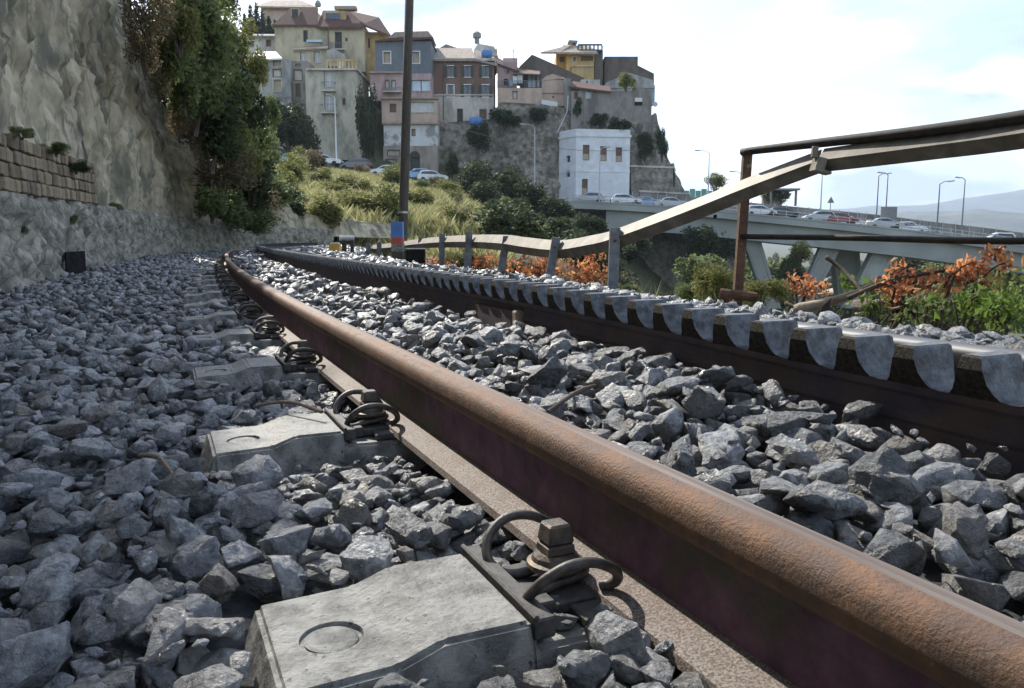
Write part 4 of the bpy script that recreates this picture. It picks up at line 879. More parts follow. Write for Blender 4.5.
# ------------------------------------------------------------------ the town on the rock
def px(Y): return Y / F
class House:
    def __init__(s, name, label, u0, u1, vt, vb, Y, depth, m, cat='house', group=None):
        s.Y = Y; a = P(u0, vb, Y); b = P(u1, vt, Y); s.x0, s.x1, s.z0, s.z1 = a.x, b.x, a.z, b.z; s.dep = depth
        s.base = Vector(((a.x + b.x) / 2, Y + depth / 2, a.z)); s.t = thing(name, label, cat, s.base, group); s.blocks = [(m, s.x0, s.x1, s.z0, s.z1, Y, depth)]; s.holes = []; s.n = 0
    def part(s, name, mb, m, label=None, parent=None): return mb.build(name, M[m], parent or s.t, label=label)
    def block(s, u0, u1, vt, vb, m, dy=0.0, depth=None):    # a further volume, its face dy in front (-) or behind
        Y = s.Y + dy; a = P(u0, vb, Y); b = P(u1, vt, Y); s.blocks.append((m, a.x, b.x, a.z, b.z, Y, depth or s.dep - dy)); return len(s.blocks) - 1
    def win(s, uc, vc, w, h, style='dark', blk=0, frame='whitepaint', shutters=None, arch=False):
        Y = s.blocks[blk][5]; c = P(uc, vc, Y); k = px(Y); s.holes.append((blk, c.x - w * k / 2, c.x + w * k / 2, c.z - h * k / 2, c.z + h * k / 2, style, frame, shutters, arch)); return s
    def finish(s, wallname='wall'):
        for bi, (m, x0, x1, z0, z1, Y, dep) in enumerate(s.blocks):
            hs = [h for h in s.holes if h[0] == bi]; xs = sorted({x0, x1, *[q for h in hs for q in (h[1], h[2]) if x0 < q < x1]}); zs = sorted({z0, z1, *[q for h in hs for q in (h[3], h[4]) if z0 < q < z1]})
            mb = MB(); inside = lambda x, z: any(h[1] < x < h[2] and h[3] < z < h[4] for h in hs)
            for i in range(len(xs) - 1):
                for j in range(len(zs) - 1):
                    if not inside((xs[i] + xs[i+1]) / 2, (zs[j] + zs[j+1]) / 2): mb.add([(xs[i], Y, zs[j]), (xs[i+1], Y, zs[j]), (xs[i+1], Y, zs[j+1]), (xs[i], Y, zs[j+1])], [(0, 1, 2, 3)])
            y1 = Y + dep
            mb.add([(x0, Y, z0), (x0, y1, z0), (x0, y1, z1), (x0, Y, z1)], [(0, 3, 2, 1)]); mb.add([(x1, Y, z0), (x1, y1, z0), (x1, y1, z1), (x1, Y, z1)], [(0, 1, 2, 3)])
            mb.add([(x0, y1, z0), (x1, y1, z0), (x1, y1, z1), (x0, y1, z1)], [(0, 3, 2, 1)]); mb.add([(x0, Y, z1), (x1, Y, z1), (x1, y1, z1), (x0, y1, z1)], [(0, 1, 2, 3)])
            for h in hs:
                a, b, c, d = h[1], h[2], h[3], h[4]; r = Y + .35
                mb.add([(a, Y, c), (b, Y, c), (b, Y, d), (a, Y, d), (a, r, c), (b, r, c), (b, r, d), (a, r, d)], [(0, 1, 5, 4), (1, 2, 6, 5), (2, 3, 7, 6), (3, 0, 4, 7)])
            o = link(wallname, mb.mesh('wall', s.base, fixn=False), M[m], s.t); ORG[o.name] = s.base
        for (bi, a, b, c, d, style, frame, shut, arch) in s.holes:
            Y = s.blocks[bi][5]; k = px(Y); f = .9 * k
            mb = MB()
            if frame:
                mb.box2((a - f, Y - .06, c - f), (a, Y + .3, d + f)); mb.box2((b, Y - .06, c - f), (b + f, Y + .3, d + f)); mb.box2((a, Y - .07, d), (b, Y + .3, d + f)); mb.box2((a, Y - .10, c - f * .9), (b, Y + .3, c))
            else:
                e = .12; mb.box2((a, Y + .02, c), (a + e, Y + .3, d)); mb.box2((b - e, Y + .02, c), (b, Y + .3, d)); mb.box2((a + e, Y + .02, d - e), (b - e, Y + .3, d)); mb.box2((a + e, Y + .02, c), (b - e, Y + .3, c + e))
            fm = s.part('door' if style == 'door' else 'window', mb, frame or 'shutbrown')
            pm = {'dark': 'glass', 'light': 'lightglass', 'shut': 'shutter', 'brown': 'shutbrown', 'blind': 'blind', 'door': 'shutter', 'curtain': 'curtain', 'wall': 'p_cream'}[style]
            mb = MB(); mb.box2((a - .02, Y + .26, c - .02), (b + .02, Y + .32, d + .02)); s.part('pane', mb, pm, parent=fm)
            if style in ('dark', 'light', 'curtain') and (b - a) / k > 4.5:
                mb = MB(); xc = (a + b) / 2; mb.box2((xc - .06, Y + .2, c), (xc + .06, Y + .259, d)); s.part('mullion', mb, 'whitepaint' if style == 'curtain' else 'shutbrown', parent=fm)
            if shut:
                w = (b - a) * .52
                for sx in (a - f * .2 - w, b + f * .2): mb = MB(); mb.box2((sx, Y - .16, c), (sx + w, Y - .075, d)); s.part('shutter', mb, shut, parent=fm)
            if arch:
                mb = MB(); n = 8; cx = (a + b) / 2; R_ = (b - a) / 2
                r0 = [(cx + math.cos(math.pi * q / n) * R_, d + math.sin(math.pi * q / n) * R_) for q in range(n + 1)]; r1 = [(cx + math.cos(math.pi * q / n) * (R_ + f * 1.4), d + f * 1.05 + math.sin(math.pi * q / n) * (R_ + f * .8)) for q in range(n + 1)]
                mb.prism([(x, Y - .055, z) for x, z in r0], [(x, Y - .02, z) for x, z in r0]); s.part('arch_panel', mb, pm, parent=fm)
                for q in range(n): mb = MB(); s_ = [r0[q], r0[q+1], r1[q+1], r1[q]]; mb.prism([(x, Y - .12, z) for x, z in s_], [(x, Y - .01, z) for x, z in s_]); s.part('voussoir', mb, 'p_stone', parent=fm)
        return s.t
    def roof(s, pts, m, t=.3, name='roof'):                 # pts: (u, v, Y)
        mb = MB(); mb.slab([P(*p) for p in pts], t); return s.part(name, mb, m)
    def gable(s, pts, dy, depth, m, name='gable'):          # polygon in the facade plane, extruded backwards
        Y = s.Y + dy; q = [P(u, v, Y) for u, v in pts]; mb = MB(); mb.prism(q, [p + Vector((0, depth, 0)) for p in q]); return s.part(name, mb, m)
    def balcony(s, u0, u1, vf, vt, blk=0, out=1.1):
        Y = s.blocks[blk][5]; a = P(u0, vf, Y); b = P(u1, vt, Y); mb = MB(); mb.box2((a.x, Y - out, a.z - .18), (b.x, Y - .01, a.z)); bl = s.part('balcony', mb, 'p_cream')
        mb = MB(); h = b.z - a.z; mb.box2((a.x, Y - out, b.z - .07), (b.x, Y - out + .06, b.z)); n = max(4, int((b.x - a.x) / .32))
        for i in range(n + 1): x = a.x + (b.x - a.x) * i / n; mb.box2((x - .02, Y - out + .01, a.z), (x + .02, Y - out + .05, b.z - .07))
        for x in (a.x, b.x - .05): mb.box2((x, Y - out + .06, b.z - .07), (x + .05, Y - .01, b.z))
        s.part('railing', mb, 'darklamp', parent=bl)
    def line(s, pts, r, m, name): mb = MB(); mb.tube([P(*p) for p in pts], r, 6); return s.part(name, mb, m)

def town():
    # villa with the red mansard roof
    h = House('villa', 'yellow villa with red mansard roof at the top left of the town', 276, 364, 24.5, 72, 131, 10, 'p_yellow')
    b = h.block(364.5, 389, 32, 82, 'p_ochre', 2.2, 8)
    h.win(305.5, 36, 4.5, 11, 'shut', frame=None); h.win(338.5, 41, 7, 17, 'door', frame=None); h.win(346.5, 39.5, 2.4, 3.4, 'dark', frame=None); h.win(369, 43, 2.2, 9, 'shut', b, None)
    h.finish()
    h.roof([(273, 24.5, 130.6), (318, 24.5, 130.6), (318, 7.5, 135), (291, 7.5, 135)], 'rooftile'); h.roof([(273, 24.5, 130.6), (291, 7.5, 135), (295, 8, 140), (280, 18, 141)], 'rooftile')
    h.roof([(316.5, 26.5, 130.3), (365, 26.5, 130.3), (349, 10.5, 135), (323, 10.5, 135)], 'rooftile'); h.roof([(363, 24, 130.5), (391, 35.5, 132), (379, 17.5, 137), (349, 10.5, 136)], 'rooftile')
    h.gable([(291, 17), (299, 17), (299, 8.5), (291, 8.5)], 1.6, 2.2, 'p_yellow', 'dormer'); mb = MB(); c = P(295, 13.2, 132.6); mb.box(c - Vector((0, .06, 0)), (.95, .1, 1.2)); h.part('dormer_window', mb, 'shutter')
    h.gable([(324, 19.5), (346, 19.5), (345, 11), (325, 11)], 1.2, 2.4, 'p_ochre', 'loggia'); mb = MB(); c = P(333, 16.2, 132.2); mb.box(c - Vector((0, .05, 0)), (2.3, .1, .95)); h.part('loggia_opening', mb, 'glass')
    mb = MB(); c = P(346, 8.8, 133); mb.box(c, (3.4, 1.4, .5)); h.part('chimney', mb, 'roofold'); mb = MB(); c = P(318, 6.5, 133); mb.lathe([(.45, 0), (.5, .4), (.2, .9)], c, 8); h.part('roof_cowl', mb, 'roofgrey')
    h.line([(326.5, 27, 130.8), (328, 31, 130.8), (328.5, 55, 130.8)], .09, 'shutbrown', 'drainpipe'); h.balcony(332, 345, 50, 44)
    mb = MB(); c = P(316, 42.6, 130); mb.box(c + Vector((0, -.6, 0)), (2.4, 1.2, .35)); h.part('awning', mb, 'lightglass')
    # far pale house behind, white low house
    h = House('far_house', 'pale low house with a wide flat roof behind the cypress trees', 262, 312, 5.5, 40, 158, 12, 'p_pinktan'); h.finish(); h.roof([(255, 6, 157), (317, 7, 157), (300, 0, 165), (272, 0, 165)], 'roofold')
    h = House('white_house', 'low white house left of the yellow villa', 247, 275.5, 35.5, 60, 133, 8, 'p_cream'); h.win(268.5, 43, 5, 6.5, 'brown', frame=None); h.win(252, 44, 4, 6, 'dark', frame=None); h.finish(); h.roof([(246, 35.5, 132.6), (277, 35.5, 132.6), (277, 34, 141), (246, 34, 141)], 'roofgrey')
    # weathered grey building
    h = House('grey_house', 'tall weathered grey house with walled up windows on the left of the town', 252, 290, 59, 158, 118, 9, 'p_grey')
    for (u, v, w, hh, st, fr) in ((277, 63.5, 8, 6, 'blind', 'p_cream'), (277, 73, 9, 8, 'wall', None), (277.5, 85.5, 7.5, 11, 'blind', 'p_cream'), (258, 86, 6, 10, 'blind', 'p_cream'), (279, 110.5, 7, 12, 'dark', 'whitepaint'), (258, 112, 6, 11, 'dark', None), (260, 64, 6, 6, 'blind', None)): h.win(u, v, w, hh, st, 0, fr)
    h.finish(); h.roof([(250, 59, 117.5), (282, 58, 117.5), (276, 51.5, 124), (256, 51, 124)], 'whitepaint', .25)
    for v in (97, 119): mb = MB(); a = P(252, v, 118); c = P(290, v, 118); mb.box2((a.x, 117.86, a.z - .12), (c.x, 117.99, a.z + .12)); h.part('string_course', mb, 'p_grey')
    h = House('narrow_house', 'narrow dark grey house front between the weathered house and the tan house', 290.3, 308, 61, 158, 119, 8, 'p_ruin')
    for (u, v, w, hh, st) in ((298, 75, 9, 11, 'wall'), (298, 90, 5, 13, 'brown'), (299, 112, 7, 7, 'wall'), (298, 65, 6, 3, 'wall')): h.win(u, v, w, hh, st, 0, None)
    h.finish(); mb = MB(); a = P(290, 102.5, 119); c = P(308, 104, 119); mb.box2((a.x, 118.8, c.z), (c.x, 118.98, a.z)); h.part('ledge', mb, 'p_ruin')
    h = House('arched_house', 'small yellow house with two lit arched windows under the villa', 294, 327, 48.5, 70, 126, 6, 'p_yellow')
    h.win(303, 57, 5.5, 8.5, 'curtain', 0, 'p_cream'); h.win(317, 57, 6, 10, 'curtain', 0, 'p_cream'); h.finish(); h.roof([(293, 49, 125.4), (328, 47, 125.4), (328, 45.5, 130), (294, 47, 130)], 'roofold', .25)
    # tan house with terrace and balconies
    h = House('tan_house', 'tan house with two balconies and a railed roof terrace', 308, 356, 69, 160, 116, 10, 'p_tan')
    h.win(329, 78.5, 10, 15, 'curtain', 0, 'p_cream'); h.win(329, 102, 9, 15, 'curtain', 0, 'p_cream'); h.win(344, 101.5, 3.5, 6.5, 'brown', 0, None); h.finish()
    h.balcony(323, 336, 91, 83); h.balcony(322, 337, 113, 105); mb = MB(); a = P(306, 70, 115.5); c = P(358, 68, 115.5); mb.box2((a.x, 115.5, a.z), (c.x, 126, c.z)); h.part('cornice', mb, 'p_cream')
    mb = MB(); a = P(327, 68, 116.3); c = P(356, 61, 116.3)
    for i in range(9): x = a.x + (c.x - a.x) * i / 8; mb.box2((x - .1, 116.2, a.z), (x + .1, 116.4, c.z))
    mb.box2((a.x, 116.15, c.z), (c.x, 116.45, c.z + .2)); h.part('terrace_railing', mb, 'p_ochre'); h.gable([(339, 67.5), (342.5, 67.5), (342.5, 60), (339, 60)], .8, .5, 'whitepaint', 'terrace_screen')
    h.gable([(326, 66), (345, 66), (345, 55), (335, 49), (327, 50)], 6, 3, 'p_grey', 'terrace_lean_to')
    # slate blue and pink tall house
    h = House('slate_house', 'tall house with slate blue top floor above pink storeys behind the pole', 375.5, 431, 41, 75, 121, 9, 'p_slate')
    p1 = h.block(370.5, 404, 73.5, 101, 'p_pink', -.4); p2 = h.block(404.3, 431.5, 73.5, 99.5, 'p_pink', -.1); p3 = h.block(382, 437, 99, 124, 'p_pinktan', -1.6, 8); p4 = h.block(384, 437.5, 124.2, 146, 'p_patch', -1.2, 8); p5 = h.block(384, 437.5, 146.2, 188, 'p_stone', -1.35, 8)
    h.win(387, 57.5, 6.5, 10.5, 'blind', 0); h.win(416, 57.5, 6.5, 10.5, 'blind', 0); h.win(387, 84.5, 4.5, 9, 'curtain', p1, None); h.win(393.5, 84.5, 4.5, 9, 'light', p1, None); h.win(421, 85.5, 18, 10, 'light', p2, 'p_pink'); h.win(393, 108, 6.5, 8.5, 'brown', p3, None)
    h.win(421, 107, 26, 9.5, 'curtain', p3, 'p_tan'); h.win(413.5, 132.5, 4, 7, 'blind', p4, None); h.win(415, 168, 10.5, 22, 'door', p5, None, None, True); h.win(393.5, 153, 13, 6.5, 'wall', p5, None); h.win(391, 165, 12, 12, 'wall', p5, None); h.finish()
    h.gable([(375, 41.5), (431.5, 39), (431.5, 38), (403, 36.6), (375, 40.3)], -.5, 9.5, 'rooftile', 'roof'); h.balcony(384, 402, 92, 88.5, p1)
    for (u0, u1, v, b_) in ((369.5, 405, 73, p1), (381, 438, 98.6, p3), (383, 438, 124, p4)): mb = MB(); Y = h.blocks[b_][5]; a = P(u0, v, Y); c = P(u1, v, Y); mb.box2((a.x, Y - .5, a.z - .1), (c.x, Y + 1, a.z + .16)); h.part('ledge', mb, 'roofold')
    h.gable([(387, 38), (433, 37), (428, 31), (395, 32)], 5, 6, 'roofold', 'rear_roof')
    # brown red house
    h = House('brown_house', 'brown red three storey house with dark shutters and white trim', 432, 494, 60, 95, 124, 10, 'p_brown'); g = h.block(432, 494, 95.2, 126, 'p_cream', -.05)
    for u in (450.5, 467.5, 485.5): h.win(u, 71.5, 5.5, 10, 'dark', 0, 'whitepaint', 'shutter'); h.win(u, 92 - 1, 6, 11, 'dark', 0, 'whitepaint', 'shutter' if u > 460 else None)
    h.win(460, 116.5, 6, 15, 'door', g, None); h.win(483, 114, 7, 9.5, 'brown', g, None); h.win(438, 116, 4, 12, 'brown', g, None); h.finish()
    mb = MB(); a = P(431, 61.2, 124); c = P(495, 58.6, 124); mb.box2((a.x, 123.6, a.z), (c.x, 134.2, c.z)); h.part('cornice', mb, 'p_cream'); mb = MB(); a = P(432, 95.8, 124); c = P(494, 94.4, 124); mb.box2((a.x, 123.75, a.z), (c.x, 123.94, c.z)); h.part('string_course', mb, 'p_cream')
    h.roof([(431, 59, 123.5), (476, 59, 123.5), (472, 48, 131), (436, 48, 131)], 'roofold'); h.roof([(476, 59, 123.5), (497, 64, 123.5), (494, 57, 131), (474, 48.5, 131)], 'roofold'); h.line([(443.5, 60, 123.8), (443.5, 120, 123.8)], .07, 'shutbrown', 'drainpipe')
    def tank(u, v, Y, w, l, name='water_tank'):
        p = P(u, v, Y); t = thing(name, l, 'tank', p); mb = MB(); k = px(Y); q = w * k / 2; mb.lathe([(.25, -q), (.6, -q * .92), (.66, -q * .7), (.66, q * .7), (.6, q * .92), (.25, q)], p + Vector((0, 0, .66)), 12, rot=Matrix.Rotation(math.pi / 2, 3, 'Y')); mb.build('body', M['blue'], t, smooth=False)
        mb = MB(); mb.box2(p + Vector((-q * .6, -.4, -.25)), p + Vector((-q * .4, .4, .15))); mb.box2(p + Vector((q * .4, -.4, -.25)), p + Vector((q * .6, .4, .15))); mb.build('cradle', M['darklamp'], t)
    tank(476, 126, 122.6, 13, 'blue water tank lying in front of the brown red house'); tank(487, 58, 127, 11, 'blue water tank lying on the roof edge of the brown red house')
    h = House('gable_house', 'grey gabled house behind the brown red house', 432, 476, 53, 62, 140, 8, 'p_grey'); h.finish(); h.gable([(430, 54), (446, 44), (477, 55), (477, 58), (430, 58)], -.3, 9, 'roofgrey', 'roof')
    h = House('cream_house', 'small cream house with a round chimney behind the blue roof tank', 474, 497, 49, 65, 138, 7, 'p_ochre'); h.finish(); h.gable([(474, 49.5), (478, 43.5), (494, 46.5), (498, 56), (474, 56)], -.3, 7, 'p_cream', 'gable'); mb = MB(); mb.lathe([(.4, 0), (.4, .8), (.7, .9), (.7, 1.6), (.3, 1.9)], P(477, 43.5, 138), 8); h.part('chimney', mb, 'roofgrey')
    # pink terraces
    h = House('pink_house', 'pink terraced house with laundry balcony between brown and yellow houses', 497.5, 517, 62, 100, 126, 9, 'p_pink'); b1 = h.block(503, 517.5, 58, 74, 'p_pink', 4); b2 = h.block(497.5, 542, 88, 104, 'p_pinktan', -1.2, 6)
    h.win(508, 72, 3, 3, 'dark', 0, None); h.win(515, 95, 5, 8, 'curtain', b2, None); h.finish(); h.roof([(477, 56, 126), (519, 71, 125.5), (519, 68, 133), (490, 54, 133)], 'rooftile', .2)
    mb = MB(); a = P(497.5, 88, 124.8); c = P(542, 81, 124.8)
    for i in range(24): x = a.x + (c.x - a.x) * i / 23; mb.box2((x - .03, 124.9, a.z), (x + .03, 124.96, c.z))
    mb.box2((a.x, 124.88, c.z), (c.x, 124.98, c.z + .08)); h.part('railing', mb, 'darklamp')
    for u, v, w, hh, m_ in ((506, 82, 4, 6, 'black'), (515, 80, 4, 7, 'signwhite'), (511, 83, 3, 5, 'car_blue'), (520, 79, 5, 8, 'curtain')): mb = MB(); p = P(u, v, 125.4); k = px(125); mb.box(p, (w * k, .06, hh * k)); h.part('laundry', mb, m_)
    h.roof([(513, 73, 125), (540, 74, 125), (540, 70.5, 129), (515, 69, 129)], 'shutbrown', .15, 'awning')
    h = House('veranda', 'glazed green veranda with awning on the pink terraces', 524, 540, 74, 90, 127.5, 5, 'shutter'); h.win(532, 81, 8, 12, 'light', 0, 'shutter'); h.win(538, 81, 3, 12, 'light', 0, 'shutter'); h.finish()
    h = House('pink_block', 'plain pink block beside the stone ruin', 541.5, 564.5, 80, 106, 125.5, 6, 'p_pinktan'); h.win(553, 97, 2, 2, 'dark', 0, None); h.finish(); h.gable([(541, 80.3), (564.5, 79), (564.5, 77.5), (553, 74), (546, 76)], -.1, 6, 'p_pinktan', 'gable'); mb = MB(); a = P(541, 92.5, 125.5); c = P(565, 93.3, 125.5); mb.box2((a.x, 125.3, c.z), (c.x, 125.47, a.z)); h.part('string_course', mb, 'p_pink')
    # yellow-orange house with roof terrace
    h = House('orange_house', 'yellow orange house with roof terrace and tiled roof at the crest', 566, 594, 53, 86, 138, 9, 'p_orange'); b1 = h.block(594.3, 603, 50, 86, 'p_dkbrown', .6, 8); b2 = h.block(556, 566, 53, 84, 'p_orange', 1.5, 7)
    h.win(574.5, 59.5, 2.6, 4, 'dark', 0, 'p_cream'); h.win(587, 58.5, 12, 4.5, 'brown', 0, 'p_ochre'); h.win(562, 59.5, 4, 5, 'brown', b2, None); h.finish()
    h.roof([(541, 52, 136.5), (560, 52, 136.5), (572, 44.5, 140), (553, 49, 141)], 'roofold'); h.roof([(560, 52, 136.5), (598, 52.5, 136.5), (590, 46, 141), (563, 45, 141)], 'roofold')
    mb = MB(); a = P(578, 49.5, 138); c = P(602, 45.5, 138)
    for i in range(7): x = a.x + (c.x - a.x) * i / 6; mb.box2((x - .12, 137.9, a.z), (x + .12, 138.1, c.z))
    mb.box2((a.x, 137.85, c.z), (c.x, 138.15, c.z + .22)); mb.box2((a.x, 137.85, a.z - .3), (c.x, 146, a.z)); h.part('terrace_railing', mb, 'shutter'); h.gable([(568, 42), (577, 43), (578, 40.5), (569, 40)], 3, 2, 'roofgrey', 'canopy'); h.gable([(573, 49), (575, 49), (575, 42), (573, 42)], 3.4, .5, 'shutter', 'canopy_post')
    h = House('gable_end', 'dark brown blank gable wall in front of the yellow orange house', 520, 572, 74, 92, 131, 6, 'p_dkbrown'); h.finish(); h.gable([(515, 74.5), (520, 66), (532, 54.5), (556, 65), (584, 78), (584, 88), (515, 82)], -.3, 3, 'p_dkbrown', 'gable')
    h = House('orange_lower', 'yellow lower wing stepping down below the yellow orange house', 572, 594, 66, 82, 135, 3, 'p_ochre'); h.finish(); h.gable([(571, 66.4), (594, 66.4), (594, 65.4), (571, 65.4)], -.3, 3, 'p_cream', 'ledge')
    h = House('white_shed', 'little white shed wall under the yellow wing', 581, 600, 79.5, 88, 129, 3, 'p_cream'); h.win(587, 82, 1.8, 2.4, 'dark', 0, None); h.finish()
    h = House('brown_block', 'big dark brown windowless house at the right end of the town', 604, 638, 56.5, 100, 140, 8, 'p_dkbrown'); h.finish(); h.gable([(637, 100), (637, 65), (654, 73.5), (654, 100)], .3, 7, 'p_dkbrown', 'wing')
    h = House('grey_gable', 'pale grey gabled house in front of the dark brown house', 605, 655, 85, 104, 133, 7, 'p_grey'); h.finish(); h.gable([(604, 86), (607, 82), (630, 73), (653, 80), (655, 88), (604, 88)], -.2, 7.4, 'p_grey', 'gable')
    # stone ruin wall with red roof
    h = House('stone_house', 'old grey stone house with low red roof on the rock edge', 571, 652, 91, 132, 123, 7, 'p_ruin'); h.block(564.5, 571, 78, 132, 'p_ruin', .8, 6)
    h.win(576, 91.5 + 4, 4, 7, 'brown', 0, None); h.win(588.5, 94.5, 4, 6.5, 'light', 0, 'p_cream'); h.finish(); h.roof([(569, 86, 122.5), (611, 91.3, 122.5), (610, 86.5, 127), (573, 81, 127)], 'rooftile', .25)
    h.gable([(630, 92), (652, 92), (652, 91), (640, 87), (634, 88)], .1, 6, 'p_ruin', 'gable'); mb = MB(); p = P(638.5, 99.8, 122.9); mb.box(p, (1.1, .1, .6)); h.part('white_panel', mb, 'signwhite'); mb = MB(); p = P(638.5, 103.5, 122.9); mb.box(p, (1.1, .12, .5)); h.part('vent', mb, 'black')
    h.line([(584.5, 97, 122.7), (584.8, 124, 122.5), (595, 134, 121.6)], .1, 'p_ruin', 'drainpipe'); h.line([(568, 96, 123), (567, 112, 122.5), (557, 133, 121.6)], .1, 'lamp', 'drainpipe')
    mb = MB(); p = P(655, 104.5, 123.4); mb.lathe([(.0, -.06), (.32, -.03), (.42, .08)], p, 10, rot=Matrix.Rotation(1.3, 3, 'X')); h.part('dish', mb, 'galv')
    p = P(549, 107.5, 124.1); mb = MB(); q = [P(541.5, 99.5 + 0, 124.1), P(557.5, 102, 124.1), P(557.5, 107.8, 124.1), P(541.5, 105.5, 124.1)]; mb.prism(q, [v + Vector((0, .15, 0)) for v in q]); mb.single('parapet_board', M['signwhite'], 'white board on the parapet under the pink block', 'board', q[3])
    # antenna
    for u, v0, v1, Y, l in ((513.5, 49, 62, 130, 'thin aerial on the pink house roof'), (152 + 110, 33, 42, 132, 'thin aerial on the low white house')):
        b_ = P(u, v1, Y); mb = MB(); mb.tube([b_, P(u, v0, Y)], .05, 5); mb.tube([P(u - 1.5, v0 + 2, Y), P(u + 1.5, v0 + 2, Y)], .04, 4); mb.single('aerial', M['darklamp'], l, 'aerial', b_)
    # white house by the bridge
    Y = 118; t = thing('white_building', 'plain white two storey building at the bridge end below the rock', 'building', P(600, 200, Y))
    A = P(575.5, 200, Y); B = P(629, 202, 119.2); C_ = P(559, 198, 121.4); zt = P(575.5, 136.5, Y).z; zb = A.z - 1.5; D_ = Vector((B.x - 1, B.y + 9, 0)); E_ = Vector((C_.x, C_.y + 8, 0))
    fp = [Vector((v.x, v.y, 0)) for v in (A, B, D_, E_, C_)]
    def face(p, q, holes, z0, z1):                       # wall strip between plan points p and q with holes in (t0,t1,z0,z1)
        mb = MB(); xs = sorted({0, 1, *[k for h in holes for k in h[:2]]}); zs = sorted({z0, z1, *[k for h in holes for k in h[2:]]}); L = lambda t_, z, dn=0: Vector((p.x + (q.x - p.x) * t_, p.y + (q.y - p.y) * t_, z)) + nrm * dn
        nrm = Vector((-(q.y - p.y), q.x - p.x, 0)).normalized()
        for i in range(len(xs) - 1):
            for j in range(len(zs) - 1):
                xm = (xs[i] + xs[i+1]) / 2; zm = (zs[j] + zs[j+1]) / 2
                if not any(h[0] < xm < h[1] and h[2] < zm < h[3] for h in holes): mb.add([L(xs[i], zs[j]), L(xs[i+1], zs[j]), L(xs[i+1], zs[j+1]), L(xs[i], zs[j+1])], [(0, 1, 2, 3)])
        for (a, b, c, d) in holes: mb.add([L(a, c), L(b, c), L(b, d), L(a, d), L(a, c, .35), L(b, c, .35), L(b, d, .35), L(a, d, .35)], [(0, 1, 5, 4), (1, 2, 6, 5), (2, 3, 7, 6), (3, 0, 4, 7)])
        return mb, L
    zp = lambda v: P(600, v, 118.5).z
    hf = [(.125, .25, zp(160.5), zp(145)), (.445, .57, zp(161), zp(146)), (.735, .855, zp(161.5), zp(147)), (.115, .225, zp(195), zp(179))]
    hs = [(.42, .66, zp(161.5), zp(155)), (.42, .66, zp(176.5), zp(170))]
    mbs = MB()
    for p, q, ho in ((fp[0], fp[1], hf), (fp[1], fp[2], []), (fp[2], fp[3], []), (fp[3], fp[4], []), (fp[4], fp[0], hs)):
        mb, L = face(p, q, ho, zb, zt); mb.build('wall', M['whitepaint'], t)
        for (a, b, c, d) in ho:
            m2 = MB(); m2.prism([L(a - .004, c - .05, .28), L(b + .004, c - .05, .28), L(b + .004, d + .05, .28), L(a - .004, d + .05, .28)], [L(a - .004, c - .05, .34), L(b + .004, c - .05, .34), L(b + .004, d + .05, .34), L(a - .004, d + .05, .34)]); w = m2.build('window', M['shutbrown' if ho is hf else 'glass'], t)
            m2 = MB(); zc = c + (d - c) * .42; m2.prism([L(a + .01, c + .1, .22), L(b - .01, c + .1, .22), L(b - .01, zc, .22), L(a + .01, zc, .22)], [L(a + .01, c + .1, .27), L(b - .01, c + .1, .27), L(b - .01, zc, .27), L(a + .01, zc, .27)])
            if ho is hf: m2.build('blind', M['blind'], w)
    cx = sum((v for v in fp), Vector()) / 5; ring = lambda s_, z: [Vector((cx.x + (v.x - cx.x) * s_, cx.y + (v.y - cx.y) * s_, z)) for v in fp]
    mb = MB(); mb.prism(ring(1.03, zt), ring(1.03, zt + .35)); mb.build('cornice', M['whitepaint'], t); mb = MB(); mb.prism(ring(1.0, zt + .351), ring(1.0, zt + 1.1)); mb.build('parapet', M['whitepaint'], t); mb = MB(); mb.prism(ring(1.012, zp(172)), ring(1.012, zp(171))); mb.build('string_course', M['whitepaint'], t)
    # walls round the foot of the rock
    def wallthing(name, l, u0, u1, vt0, vt1, vb, Y, m, th=1.2):
        q = [P(u0, vb, Y), P(u1, vb, Y), P(u1, vt1, Y), P(u0, vt0, Y)]; t = thing(name, l, 'wall', q[0]); mb = MB(); mb.prism(q, [v + Vector((0, th, 0)) for v in q]); mb.build('masonry', M[m], t); mb = MB(); c = [q[3] + Vector((-.1, -.12, 0)), q[2] + Vector((.1, -.12, 0)), q[2] + Vector((.1, th + .1, 0)), q[3] + Vector((-.1, th + .1, 0))]; mb.slab([v + Vector((0, 0, .28)) for v in c], .27); mb.build('coping', M['p_cream'], t)
    wallthing('stone_wall', 'brown stone retaining wall right of the white building', 631, 673, 167, 168.5, 206, 120.5, 'crag', 2); wallthing('low_wall', 'low grey wall along the road right of the white building', 640, 690, 192, 195, 204, 118, 'p_ruin', .6)
town()

